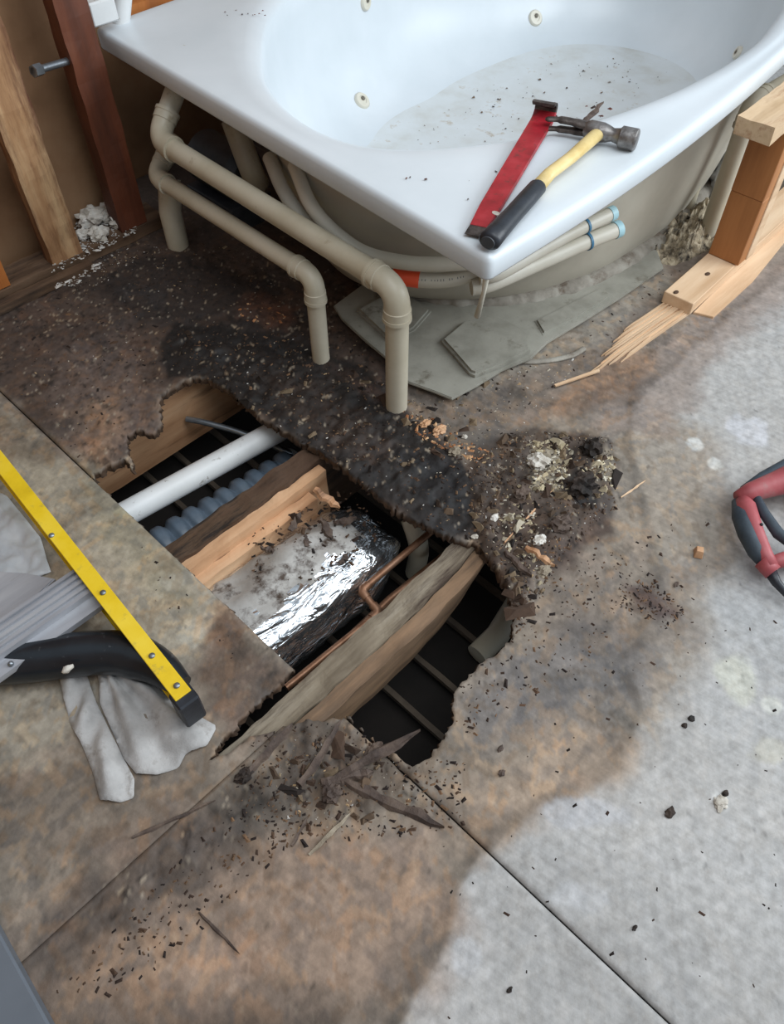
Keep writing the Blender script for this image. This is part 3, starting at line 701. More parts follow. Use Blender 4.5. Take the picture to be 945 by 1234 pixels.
# mortar bead round the foot of the shell
bm = bmesh.new(); pts = []; rs = []
for k in range(90):
    a = math.radians(200) + math.radians(120) * k / 89
    r = rb(a) + .022 + .008 * mnoise.noise(Vector((k * .4, 0, 0)))
    pts.append((c2.x + math.cos(a) * r, c2.y + math.sin(a) * r, .012)); rs.append(.030 + .010 * mnoise.noise(Vector((k * .35, 3, 0))))
add_tube(bm, pts, rs, 14, up=(0, 0, 1), flat=.75)
obj('mortar_bead', bm, mortar, tub, smooth=True)
# air hoses strapped round the shell
def hose(pxs, z, r, label, tags):
    t = empty('air_hose', at(*pxs[0], z), label, 'hose', 'air hoses under the bath deck')
    tube('tube', smooth_path([at(x, y, zz if zz else z) for x, y, zz in [(p + (None,))[:3] if len(p) == 2 else p for p in pxs]], 8), r, hosem, t, n=16)
    for k in tags: k(t)
    return t
t = empty('air_hose', at(480, 325, .2), 'lower white air hose with an orange label, curving round the left of the bath', 'hose', 'air hoses under the bath deck')
HP = smooth_path([at(325, 190, .33), at(345, 235, .30), at(385, 290, .25), at(430, 322, .22), at(480, 334, .21), at(530, 338, .21), at(572, 330, .22), at(606, 318, .225)], 8)
tube('tube', HP, .0165, hosem, t, n=18)
def band(path, p0, p1, r, mat, name, root, n=18):
    idx = [i for i, p in enumerate(path) if p0 <= i <= p1]; tube(name, [path[i] for i in idx], r, mat, root, n=n)
def nearest(path, px, py, z): 
    q = at(px, py, z); return min(range(len(path)), key=lambda i: (path[i] - q).length)
i0, i1 = nearest(HP, 472, 333, .21), nearest(HP, 503, 336, .21)
tube('orange_label', [HP[i0], (HP[i0] + HP[i1]) / 2 + Vector((0, 0, .0003)), HP[i1]], .0178, orange, t, n=18)
# line of small print on the hose
bm = bmesh.new(); ia, ib = nearest(HP, 508, 338, .21), nearest(HP, 560, 334, .22); R_ = random.Random(4)
for k in range(16):
    f_ = ia + (ib - ia) * k / 15; i_ = int(f_); p = HP[i_].lerp(HP[min(i_ + 1, len(HP) - 1)], f_ - i_)
    if k in (3, 9, 12): continue
    tg = (HP[i_ + 1] - HP[i_]).normalized(); vw = (Vector((0, 0, HCAM)) - p); vw = (vw - tg * vw.dot(tg)).normalized(); up_ = tg.cross(vw)
    hgt = R_.uniform(.0016, .0026); c = p + vw * .0167 
    vs = [bm.verts.new(c + tg * x + up_ * y) for x, y in ((-.0009, -hgt), (.0009, -hgt), (.0009, hgt), (-.0009, hgt))]; bm.faces.new(vs)
obj('printed_marks', bm, inkm, t)
t2 = empty('air_hose', at(480, 310, .24), 'upper white air hose curving round the left of the bath behind the labelled one', 'hose', 'air hoses under the bath deck')
tube('tube', smooth_path([at(355, 200, .36), at(380, 255, .32), at(430, 300, .27), at(485, 316, .255), at(540, 318, .255), at(580, 314, .26), at(612, 305, .26)], 8), .0155, hosem, t2, n=18)
for (lab, p, bx) in (('upper white air hose end with blue strap, right of the deck corner', [(578, 334, .232), (602, 329, .235), (650, 302, .24), (690, 280, .245), (738, 257, .25)], (706, 271, .247)),
                     ('lower white air hose end with blue strap, right of the deck corner', [(568, 346, .203), (592, 341, .205), (650, 316, .205), (700, 294, .21), (745, 276, .215)], (710, 290, .211))):
    t = empty('air_hose', at(p[0][0], p[0][1], p[0][2]), lab, 'hose', 'air hoses under the bath deck')
    pp = smooth_path([at(*q) for q in p], 6); r = .0155 if 'upper' in lab else .0185
    tube('tube', pp, r, hosem, t, n=18); k = min(range(len(pp)), key=lambda i: (pp[i] - at(*bx)).length)
    d = (pp[min(k + 1, len(pp) - 1)] - pp[k - 1]).normalized()
    tube('strap', [pp[k] - d * .003, pp[k] + d * .003], r * 1.12, bluet, t, n=18)
    e = (pp[-1] - pp[-2]).normalized(); tube('end_cap', [pp[-1] - e * .012, pp[-1] + e * .004], r * 1.07, cyant, t, n=18)
# glue drip below the deck corner
bm = bmesh.new(); a = at(590, 334, ZR - .04); add_tube(bm, [a + Vector((.02, .02, 0)), a + Vector((.03, .03, -.06)), a + Vector((.045, .05, -.13))], [.007, .004, .006], 10); obj('glue_drip', bm, beigejet, tub, smooth=True)

# ------------------------------------------------------------------ pipes beside the bath
def pipe_run(label, corners, r, mat, rb_=.045, grp='cream waste pipes beside the bath', sock=1.18):
    """corners: 3-D polyline; straight pipes between, elbow fittings at each inner corner"""
    t = empty('waste_pipe', corners[-1], label, 'pipe', grp)
    cs = [Vector(c) for c in corners]; segs = [[a.copy(), b.copy()] for a, b in zip(cs, cs[1:])]
    for i in range(1, len(cs) - 1):
        c = cs[i]; da = (cs[i - 1] - c).normalized(); db = (cs[i + 1] - c).normalized()
        s, e = c + da * rb_, c + db * rb_; arc = [s + da * .022, s + da * .0005]
        for k in range(9):
            u = k / 8; arc.append((s * (1 - u) + c * u) * (1 - u) + (c * (1 - u) + e * u) * u)
        arc += [e + db * .0005, e + db * .022]
        bm = bmesh.new(); rr = [r * sock] * 2 + [r * 1.10] * 9 + [r * sock] * 2
        add_tube(bm, arc, rr, 24)
        obj('elbow', bm, mat, t, smooth=True, angle=math.radians(45))
        for q, d in ((s, da), (e, db)): tube('socket_rim', [q + d * .018, q + d * .026], r * (sock + .06), mat, t, n=24)
        segs[i - 1][1] = c + da * (rb_ + .006); segs[i][0] = c + db * (rb_ + .006)
    for a, b in segs: tube('pipe', [a, b], r, mat, t, n=24)
    return t
fa = at(478, 490, 0); ta = Vector((fa.x, fa.y, 0))
def lift(px, py, X):  # point with given X seen at a pixel
    d = ray(px, py); s = X / d.x; return Vector((X, d.y * s, HCAM + d.z * s))
def liftxy(base, py):
    lo, hi = -.5, 1.0
    for _ in range(50):
        m = (lo + hi) / 2; y = base.x * _sa + base.y * _ca
        dz = y * _st - (m - HCAM) * _ct; dy = y * _ct + (m - HCAM) * _st
        if 617 - FPX * dy / dz > py: lo = m
        else: hi = m
    return (lo + hi) / 2
za = liftxy(fa, 348)
ca_ = Vector((fa.x, fa.y, za))
farA = lift(190, 168, fa.x + .03)
print('pipe A top', za, farA)
pipe_run('upper of two long cream pipes beside the bath, elbowed down at its near end', [farA + Vector((.16, .04, .14)), farA, ca_, (fa.x, fa.y, -.03)], .024, pvc)
fb = at(387, 432, 0); zb = liftxy(fb, 334); cb = Vector((fb.x, fb.y, zb)); farB = lift(186, 212, fb.x + .03)
print('pipe B', fb, zb, farB)
pipe_run('lower of two long cream pipes beside the bath, elbowed down at its near end', [farB + Vector((.10, .03, .05)), farB, cb, (fb.x, fb.y, -.03)], .0205, pvc, rb_=.035)
fc = at(215, 296, 0); o = tube('waste_pipe', [(fc.x, fc.y, -.02), (fc.x, fc.y, .10), (fc.x + .03, fc.y + .02, .17)], .029, pvc, None, n=24)
tag(o, 'short thick cream pipe rising from the rotten floor in the far left corner', 'pipe', 'cream waste pipes beside the bath')
# pump body in the dark under the deck
t = empty('bath_pump', (1.17, 1.78, 0), 'dim grey pump body in the dark under the bath deck, behind the two pipes', 'pump')
bm = bmesh.new(); add_tube(bm, [(1.17, 1.66, .14), (1.17, 1.68, .14), (1.17, 1.84, .14), (1.17, 1.86, .14)], [.05, .07, .07, .05], 24); obj('motor', bm, rubber_cap, t, smooth=True, angle=.6)
bm = bmesh.new(); add_tube(bm, smooth_path([(1.17, 1.62, .14), (1.14, 1.6, .2), (1.15, 1.66, .3)], 5), .03, 16); obj('outlet', bm, pvc, t, smooth=True)
box('foot', (1.1, 1.66, 0), (1.24, 1.86, .075), rubber_cap, t)

# ------------------------------------------------------------------ left wall
WY = 1.845
wl = empty('wall_left', (0, 1.95, 0), kind='structure')
wb = empty('wall_back', (-1.5, 0, 0), kind='structure')
box('wall_panel', (-1.54, -1.4, 0), (-1.5, 2.2, 2.4), panelm, wb, bev=0)
rough_box('wall_panel', (-1.5, 1.975, .0), (-.0 + .42, 2.0, 2.4), panelm, wl, step=.2, amp=0)
rough_box('wall_panel', (.425, 1.975, .0), (.985, 2.0, 2.4), panelm, wl, step=.2, amp=0)
rough_box('wall_panel', (.99, 2.12, .0), (3.2, 2.15, 2.4), panelm, wl, step=.2, amp=0)
o = rough_box('floor_plate', (-.6, WY - .005, .001), (1.0, WY + .088, .034), platem, None, step=.03, amp=.003); tag(o, 'dark stained bottom plate under the studs at far left', 'plate')
o = rough_box('trim_strip', (-.5, WY - .035, .0), (.74, WY - .008, .022), platem, None, step=.02, amp=.002, seed=4, rot=(0, 0, -.02)); tag(o, 'narrow dark wooden strip lying along the stud wall plate', 'trim')
def stud(x0, x1, mat, lab, y0=WY, top=1.3, amp=.003, lean=0, seed=0, d=.088):
    o = rough_box('wall_stud', (x0, y0, .035), (x1, y0 + d, top), mat, None, step=.022, amp=amp, seed=seed, freq=18, rot=(0, lean, 0), cen=((x0 + x1) / 2, y0, .03)); return tag(o, lab, 'stud', 'wall studs at far left')
stud(.655, .742, wood_stud, 'rough pale stud with dark knots and torn edges, second from the left edge', seed=2, d=.04, amp=.005)
stud(.865, .945, wood_red, 'dark red brown stud nearest the bath corner', seed=3, d=.05)
stud(.47, .535, wood_orange, 'short orange stud at the left edge of the photo', seed=4, d=.04, top=.9)
stud(.32, .36, wood_red, 'dark stud half out of frame at far left', seed=6)
# metal bracket / bolt between the studs
t = empty('pipe_clamp', lift(65, 80, .8), 'bright metal bolt sticking out between two studs at far left', 'bolt')
def on_y(px, py, Y):
    d = ray(px, py); s = Y / d.y; return Vector((d.x * s, Y, HCAM + d.z * s))
a, b = on_y(40, 86, WY - .01), on_y(84, 73, WY + .02)
tube('shank', [a, b], .008, zinc, t, n=12); tube('nut', [a.lerp(b, .0), a.lerp(b, .2)], .013, zinc, t, n=6)
# white box and pipe behind the deck corner
a = on_y(118, 14, 1.93)
t = empty('outlet_box', a, 'small white box on the wall above the bath corner at top left', 'box')
box('body', a + Vector((-.035, -.03, -.02)), a + Vector((.035, .02, .03)), pvcw, t, bev=.004)
o = tube('wall_pipe', [on_y(152, -40, 1.95), on_y(147, 22, 1.95), on_y(140, 60, 1.95)], .02, pvcw, None, n=16); tag(o, 'upright pale pipe behind the bath deck at top left', 'pipe')
o = rough_box('timber_offcut', on_y(185, 10, 2.06) + Vector((-.1, -.02, -.03)), on_y(185, 10, 2.06) + Vector((.2, .02, .03)), wood_orange, None, step=.02, amp=.002); tag(o, 'orange timber block behind the far edge of the bath deck', 'timber')

# ------------------------------------------------------------------ right framing
upv0 = Vector((0, 0, 1))
t = empty('sole_plate', (1.9, .6, 0), 'pale sawn timber lying flat on the floor under the orange post', 'timber')
box('board', (1.648, .566, .0075), (2.9, .645, .040), wood_fresh, t, bev=.0015, rot=(0, 0, .03), cen=(1.648, .6, .02))
for (px, py) in ((853, 330), (815, 352)):
    q = at(px, py, .041); bm = bmesh.new(); bmesh.ops.create_uvsphere(bm, u_segments=10, v_segments=6, radius=.006)
    for v in bm.verts: v.co = Vector((v.co.x * 1.5, v.co.y, v.co.z * .25)) + q
    obj('knot', bm, wood_rot, t, smooth=True)
t = empty('apron_post', (1.9, .6, .04), 'upright orange brown timber post on the flat pale board, right of the bath', 'post')
box('lower_timber', (1.868, .566, .041), (1.906, .650, .215), wood_post, t, bev=.0015)
box('upper_timber', (1.867, .566, .2155), (1.905, .650, .385), wood_post, t, bev=.0015)
box('lit_side', (1.9065, .563, .041), (1.944, .600, .385), wood_fresh, t, bev=.0015)  # pale piece standing for the post's lit side, brightness put into its colour
o = rough_box('header_timber', (1.765, .570, .387), (2.7, .655, .425), M('stained header timber', [(170, 140, 104), (200, 172, 138), (212, 190, 160)], .8, scale=14, stretch=GX, bump=.4, bscale=50, dirt=(150, 100, 60), dirt_amt=.25), None, step=.03, amp=.003, rot=(0, 0, .04), cen=(1.8, .6, .40)); tag(o, 'rough pale timber rail on top of the orange post, touching the bath rim', 'timber')
bm = bmesh.new()
bA, bB = at(822, 370, 0), at(722, 434, 0); bd = (bB - bA); bL = bd.length; bd.normalize(); bs = Vector((-bd.y, bd.x, 0)); R_ = random.Random(3)
for k in range(13):
    y0 = -.034 + k * .0052; ln = bL * (1.0 + (.22 if k in (8, 9) else 0) - (abs(k - 8) * .045) + R_.uniform(-.08, .10)); h = .010 + R_.uniform(-.003, .003); w_ = .0050
    rg = []
    for t_ in (0, .3, .6, .8, .93, 1):
        ww = w_ * (1 if t_ < .85 else (.6 if t_ < .97 else .1)); c = bA + bd * ln * t_ + bs * (y0 + .010 * t_ * t_ * (1 if k > 6 else .3) + R_.uniform(-.001, .001)) ; hh = h * (1 - .55 * t_)
        rg.append([bm.verts.new(c + bs * ww / 2), bm.verts.new(c + bs * ww / 2 + upv0 * hh), bm.verts.new(c - bs * ww / 2 + upv0 * (hh * .9)), bm.verts.new(c - bs * ww / 2)])
    for x, y in zip(rg, rg[1:]):
        for q in range(4): bm.faces.new((x[q], x[(q + 1) % 4], y[(q + 1) % 4], y[q]))
    bm.faces.new(rg[0][::-1]); bm.faces.new(rg[-1])
o = obj('splintered_board', bm, wood_fresh, None); tag(o, 'pale splintered board end on the floor leading to the orange post', 'board')
o = slab('wood_splinter', [(668, 463), (722, 444), (723, 447), (670, 465)], .012, .004, wood_fresh, None, bev=0); tag(o, 'thin pale splinter pointing left from the splintered board', 'splinter')
o = slab('edge_strip', [(836, 376), (893, 318), (940, 258), (985, 205), (990, 234), (950, 286), (908, 338), (860, 382)], .006, .006, wood_fresh, None, bev=.001); tag(o, 'pale wood strip along the outer edge of the flat timber at right', 'strip')
fp = at(850, 287, 0); zp = .36
fr = Vector((fp.x, fp.y, zp))
pipe_run('thick upright cream pipe between the bath and the orange post', [fr + Vector((.22, -.02, .01)), fr, (fp.x, fp.y, -.005)], .0225, pvc, rb_=.032, grp='upright pipes right of the bath')
fp2 = at(826, 262, 0); o = tube('waste_pipe', [(fp2.x, fp2.y, 0), (fp2.x, fp2.y, .40)], .015, pvc, None, n=18); tag(o, 'thinner upright cream pipe against the bath shell at right', 'pipe', 'upright pipes right of the bath')
# white crumpled paper beyond
def blob(name, c, s, mat, seed=0, freq=3, amp=.3, sub=4, root=None, smooth=True):
    bm = bmesh.new(); bmesh.ops.create_icosphere(bm, subdivisions=sub, radius=1)
    for v in bm.verts:
        n = v.co.normalized(); k = 1 + amp * mnoise.fractal(n * freq + Vector((seed * 5.1, seed, 0)), .7, 2.2, 4)
        v.co = Vector((n.x * k * s[0], n.y * k * s[1], n.z * k * s[2])) + Vector(c)
    return obj(name, bm, mat, root, smooth=smooth)
q = at(882, 232, 0.02); o = blob('plastic_bag', (q.x + .02, q.y + .03, .06), (.06, .06, .07), plas, 3, 2, .4); tag(o, 'crumpled white plastic behind the thick upright pipe at right', 'bag')
q = at(800, 303, 0)
bm = bmesh.new(); nxx = 60
for i in range(nxx + 1):
    for jx in range(nxx + 1):
        u, v = i / nxx * 2 - 1, jx / nxx * 2 - 1; d = math.hypot(u, v); h = max(0, 1 - d ** 2.5)
        x = q.x + .12 + u * .19; y = q.y - .005 + v * .085
        z = h * (.028 + .05 * max(0, mnoise.fractal(Vector((u * 5, v * 3, 2)), .7, 2.2, 5) + .3)) - .004
        bm.verts.new((x + .012 * mnoise.noise(Vector((u * 6, v * 6, 7))), y + .02 * mnoise.noise(Vector((u * 4, v * 4, 1))), z))
bm.verts.ensure_lookup_table()
for i in range(nxx):
    for jx in range(nxx):
        a = i * (nxx + 1) + jx; bm.faces.new([bm.verts[k] for k in (a, a + nxx + 1, a + nxx + 2, a + 1)])
o = obj('insulation_heap', bm, insul, None); tag(o, 'black and beige mouldy debris heap at the foot of the upright pipes', 'debris', kind='stuff')

# ------------------------------------------------------------------ tools on the deck
# flat red pry bar
pb = empty('pry_bar', at(620, 200, ZR), 'flat red pry bar lying on the bath deck beside the hammer', 'pry bar')
a, b = at(576, 276, ZR + .006), at(657, 140, ZR + .010)
d = (b - a); L = d.length; d.normalize(); sd = Vector((-d.y, d.x, 0)).normalized(); upv = Vector((0, 0, 1))
def sweep(bm, prof):  # prof: list of (point, halfwidth, thickness)
    rg = []
    for i, (p, hw, th, nn) in enumerate(prof):
        rg.append([bm.verts.new(p + sd * hw), bm.verts.new(p + sd * hw * .92 + nn * th), bm.verts.new(p - sd * hw * .92 + nn * th), bm.verts.new(p - sd * hw)])
    for x, y in zip(rg, rg[1:]):
        for k in range(4): bm.faces.new((x[k], x[(k + 1) % 4], y[(k + 1) % 4], y[k]))
    bm.faces.new(rg[0][::-1]); bm.faces.new(rg[-1])
bm = bmesh.new(); hw = .0195
prof = [(a + d * (L * s), hw * (.8 + .2 * min(1, s * 6)) * (1 + .18 * s), .006, upv) for s in (0, .05, .15, .4, .7, .92)]
sweep(bm, prof); obj('shaft', bm, redp, pb)
bm = bmesh.new(); h0 = a + d * (L * .92); prof = []
for k in range(9):
    an = k / 8 * PI * 1.0; r = .021
    p = h0 + d * (r * math.sin(an) * 1.6) + upv * (r * (1 - math.cos(an)) * .95 + .0)
    nn = (upv * math.cos(an) - d * math.sin(an))
    prof.append((p, hw * 1.18, .006, nn))
sweep(bm, prof); bb = obj('hook', bm, [redp, steel_dark], pb)
for f in bb.data.polygons:
    if f.index > 12: f.material_index = 1
bm = bmesh.new(); sweep(bm, [(a - d * .022, hw * .86, .001, upv), (a - d * .01, hw * .84, .004, upv), (a + d * .001, hw * .8, .0055, upv)]); obj('blade', bm, steel_dark, pb)
q = at(598, 257, ZR + .0125); bm = bmesh.new(); bmesh.ops.create_cone(bm, cap_ends=True, segments=12, radius1=.0055, radius2=.0055, depth=.001)
for v in bm.verts: v.co = Vector((v.co.x, v.co.y * 1.5, v.co.z)) + q
obj('nail_slot', bm, plaster, pb)
# claw hammer
hm = empty('claw_hammer', at(690, 200, ZR), 'claw hammer with pale wood neck and black rubber grip on the bath deck', 'hammer')
zc = ZR + .0198
p0, p1, p2, p3, p4 = at(590, 290, zc), at(642, 232, zc), at(660, 212, zc), at(688, 190, zc), at(722, 160, zc)
pth = smooth_path([p0, p1, p2, p3, p4], 6)
def sub(path, f0, f1):
    n = len(path); return path[int(f0 * (n - 1)):int(f1 * (n - 1)) + 1]
dd = (p1 - p0).normalized()
bm = bmesh.new(); add_tube(bm, [p0 - dd * .006, p0 - dd * .003, p0, p0 + dd * .03, p0.lerp(p1, .5), p0.lerp(p1, .85), p1 + dd * .02, p1 + dd * .026], [.012, .017, .0195, .0185, .0170, .0170, .0165, .0135], 20, flat=.85); obj('grip', bm, rubber, hm, smooth=True)
bm = bmesh.new(); add_tube(bm, [p0 - dd * .0075, p0 - dd * .0055], [.0118, .0125], 20, flat=.85); obj('butt_cap', bm, rubber_cap, hm, smooth=True, angle=.5)
d2 = (p4 - p2).normalized()
bm = bmesh.new(); add_tube(bm, [p1 + dd * .022, p2 + dd * .01, p3, p4 - d2 * .005], [.0135, .0125, .0125, .0140], 18, flat=.8); obj('neck', bm, yhand, hm, smooth=True)
# head: axis from claw to face
hc = at(718, 158, zc); hf = at(768, 169, zc); hd = (hf - hc); hd.z = 0; HL = hd.length; hd.normalize()
bm = bmesh.new(); add_tube(bm, [hc - hd * .022, hc - hd * .012, hc + hd * .014, hc + hd * .024, hc + hd * .034, hc + hd * .046, hc + hd * .050, hc + hd * (HL - .002), hc + hd * HL], [.013, .018, .018, .0155, .012, .0145, .0195, .0200, .0175], 20); obj('head', bm, steel, hm, smooth=True, angle=.7)
sdv = Vector((-hd.y, hd.x, 0))
for s in (-1, 1):
    bm = bmesh.new(); c0 = hc - hd * .016
    add_tube(bm, smooth_path([c0 + upv * s * .0055, c0 - hd * .03 + upv * s * .008 - sdv * .001, c0 - hd * .06 + upv * s * .009 - sdv * .006, c0 - hd * .082 + upv * (s * .009) - sdv * .016], 5), [.0125] * 5 + [.0105] * 5 + [.0075] * 5 + [.004], 10, flat=.55); obj('claw', bm, steel_dark, hm, smooth=True)
def splinter(name, a, b, w_, th, mat, seed=0, n=8, jag=.35):
    a, b = Vector(a), Vector(b); d = (b - a); L = d.length; d.normalize(); s_ = Vector((-d.y, d.x, 0)); s_ = s_.normalized() if s_.length > .01 else Vector((1, 0, 0)); u_ = d.cross(s_) * -1
    if u_.z < 0: u_ = -u_
    bm = bmesh.new(); rg = []; R_ = random.Random(seed)
    for k in range(n + 1):
        t_ = k / n; ww = w_ * (math.sin(PI * min(1, .12 + t_ * .88)) ** .5) * (1 + R_.uniform(-jag, jag)); p = a + d * L * t_ + s_ * R_.uniform(-.15, .15) * w_
        if k == n: ww *= .2
        hh = th * (1 + R_.uniform(-.3, .3))
        rg.append([bm.verts.new(p + s_ * ww / 2), bm.verts.new(p + s_ * ww * .3 + u_ * hh), bm.verts.new(p - s_ * ww * .25 + u_ * hh * .8), bm.verts.new(p - s_ * ww / 2)])
    for x, y in zip(rg, rg[1:]):
        for k in range(4): bm.faces.new((x[k], x[(k + 1) % 4], y[(k + 1) % 4], y[k]))
    bm.faces.new(rg[0][::-1]); bm.faces.new(rg[-1])
    return obj(name, bm, mat, None)
o = splinter('wood_splinter', at(703, 150, ZR + .012), at(727, 124, ZR + .03), .012, .006, dwood, 5); tag(o, 'dark pointed splinter resting behind the hammer claw', 'splinter')

# ------------------------------------------------------------------ ladder
lad = empty('step_ladder', (.2, 1.0, 0), 'yellow and aluminium step ladder lying flat at the left edge', 'ladder')
ZL = .098
ra, rb2 = at(221, 838, ZL), at(-60, 480, ZL)
# fit the rail as a channel section between the two points
d = (rb2 - ra); d.z = 0; Lr = d.length; d.normalize(); s_ = Vector((-d.y, d.x, 0))
def rail(name, off, mat):
    bm = bmesh.new()
    for lo, hi in (((0, -.014, -.004), (Lr, .014, 0)), ((0, -.014, -.06), (Lr, -.010, -.004)), ((0, -.014, -.064), (Lr, .014, -.060))):
        vs = add_box(bm, lo, hi, .0008)
        for v in vs: v.co = ra + off + d * v.co.x + s_ * v.co.y + upv * v.co.z
    return obj(name, bm, mat, lad)
rail('side_rail', Vector((0, 0, 0)), yellow); rail('side_rail', s_ * .42 + d * .16, yellow)
for f in (.06, .21, .47, .78): # rivets
    p = None
for px, py in ((213, 826), (183, 790), (124, 714), (62, 645)):
    q = at(px, py, ZL + .001); bm = bmesh.new(); bmesh.ops.create_uvsphere(bm, u_segments=12, v_segments=6, radius=.0055)
    for v in bm.verts: v.co = Vector((v.co.x, v.co.y, v.co.z * .5)) + q
    obj('rivet', bm, zinc, lad, smooth=True)
bm = bmesh.new(); vs = add_box(bm, (-.012, -.018, -.068), (.022, .018, .0005), .003)
for v in vs: v.co = ra + d * (v.co.x - .004) + s_ * v.co.y + upv * (v.co.z - .003)
obj('rubber_foot', bm, rubber, lad)
# treads: ribbed aluminium steps
def tread(p_near, p_far, y_off, z0, wid):
    A = at(*p_near, z0); B = at(*p_far, z0)
    bm = bmesh.new(); n = 9; prof = []
    for k in range(n):
        x0 = k / n * wid * .70; up_ = .004 if k % 2 == 0 else -.001
        prof += [(x0, up_), (x0 + wid * .70 / n * (.98 if k % 2 else .98), up_)]
    prof += [(wid * .71, -.008)]
    prof += [(wid, -.010), (wid, -.022), (wid - .004, -.022), (wid - .004, -.014), (.004, -.014), (.004, -.03), (0, -.03)]
    e = (B - A); e.z = 0; Le = e.length; e.normalize(); f_ = Vector((e.y, -e.x, 0))
    rg = [[bm.verts.new(A + e * x + f_ * (a_) + upv * b_) for a_, b_ in prof] for x in (0, Le)]
    m = len(prof)
    for k in range(m): bm.faces.new((rg[0][k], rg[0][(k + 1) % m], rg[1][(k + 1) % m], rg[1][k]))
    bm.faces.new(rg[0][::-1]); bm.faces.new(rg[1])
    return obj('tread', bm, alu, lad)
tread((-40, 775), (92, 686), 0, .080, .088)
slab('rear_panel', [(-70, 684), (30, 690), (66, 697), (40, 722), (0, 750), (-70, 800)], .05, .01, alu, lad)
bm = bmesh.new()
bm.free()
q = at(13, 800, .073); bm = bmesh.new(); bmesh.ops.create_uvsphere(bm, u_segments=12, v_segments=6, radius=.005)
for v in bm.verts: v.co += q
obj('rivet', bm, zinc, lad, smooth=True)
# plastic sheet and second pale panel behind the rail
def drape(name, px_poly, z, amp, mat, label, cat, seed=0, freq=18, step=.006, thick=.0015, fold=None):
    P_ = [at(x, y, 0)[:2] for x, y in px_poly]; A = np.array(P_)
    x0, y0 = A.min(0) - step; x1, y1 = A.max(0) + step
    xs = np.arange(x0, x1, step); ys = np.arange(y0, y1, step); X, Y = np.meshgrid(xs, ys, indexing='ij')
    D = sdist(X, Y, P_); bm = bmesh.new(); vm = {}; B_ = np.roll(A, -1, 0)
    for i in range(len(xs) - 1):
        for jx in range(len(ys) - 1):
            if (D[i, jx] + D[i + 1, jx] + D[i, jx + 1] + D[i + 1, jx + 1]) / 4 > 0:
                f = []
                for (a_, b_) in ((i, jx), (i + 1, jx), (i + 1, jx + 1), (i, jx + 1)):
                    if (a_, b_) not in vm:
                        x, y = X[a_, b_], Y[a_, b_]
                        if D[a_, b_] < step * .7:
                            E_ = B_ - A; t_ = np.clip(((np.array([x, y]) - A) * E_).sum(1) / ((E_ * E_).sum(1) + 1e-12), 0, 1); Q_ = A + E_ * t_[:, None]; k_ = ((Q_ - np.array([x, y])) ** 2).sum(1).argmin(); x, y = Q_[k_]
                        e = min(1, max(0, D[a_, b_] / .02))
                        if fold: hh = fold(x, y)
                        elif True: hh = abs(mnoise.noise(Vector((x * freq, y * freq * .5, seed)))) + .5 * abs(mnoise.noise(Vector((x * freq * 2.3, y * freq * 2, seed + 4))))
                        vm[(a_, b_)] = bm.verts.new((x, y, z + max(fz(x, y), 0) + .002 + amp * hh * (.3 + .7 * e)))
                    f.append(vm[(a_, b_)])
                bm.faces.new(f)
    bmesh.ops.recalc_face_normals(bm, faces=bm.faces[:])
    r = bmesh.ops.extrude_face_region(bm, geom=bm.faces[:])
    for v in [g for g in r['geom'] if isinstance(g, bmesh.types.BMVert)]: v.co.z -= thick
    o = obj(name, bm, mat, None, smooth=True); return tag(o, label, cat)
drape('plastic_sheet', [(-80, 560), (10, 600), (50, 650), (62, 690), (-80, 760)], .0, .03, plas, 'crumpled translucent plastic sheet behind the ladder rail at left', 'plastic sheet', 3)
# rag in two tongues
def fold1(x, y):
    u = x * _ca - y * _sa
    return .5 + .5 * math.sin(u * 110 + 2 * mnoise.noise(Vector((x * 8, y * 8, 0)))) + .4 * mnoise.noise(Vector((x * 30, y * 30, 1)))
drape('dust_rag', [(72, 812), (100, 800), (118, 850), (135, 885), (150, 915), (163, 940), (162, 962), (146, 968), (122, 966), (112, 930), (98, 895), (84, 870)], .0, .018, cloth, 'narrow tongue of grey cloth below the black hose, pointing down', 'cloth', 1, fold=fold1)
def fold2(x, y):
    q = at(128, 800, 0); an = math.atan2(y - q.y, x - q.x)
    return .5 + .5 * math.sin(an * 16 + 2 * mnoise.noise(Vector((x * 8, y * 8, 3)))) + .5 * mnoise.noise(Vector((x * 25, y * 25, 1)))
drape('dust_rag', [(118, 800), (170, 800), (218, 850), (245, 866), (262, 876), (250, 900), (225, 910), (215, 926), (190, 935), (165, 934), (150, 915), (135, 880), (122, 850)], .0, .020, cloth, 'fan shaped grey cloth spread on the floor by the ladder foot', 'cloth', 2, fold=fold2)
# black hose
t = empty('black_hose', at(110, 790), 'thick glossy black hose curving under the ladder rail', 'hose')
HB = smooth_path([at(-30, 800, .037), at(20, 797, .037), at(60, 793, .037), at(108, 787, .037), (at(150, 788, .037)), at(190, 803, .036), at(218, 828, .030)], 8)
nH = len(HB)
tube('tube', HB, [.0375 if k < nH - 14 else .0375 - .016 * (k - nH + 14) / 13 for k in range(nH)], blackpl, t, n=24)
o = blob('plaster_chip', at(82, 806, .073), (.010, .006, .005), plaster, 4, 2, .3, 2); tag(o, 'small white chip sitting on the black hose', 'chip')

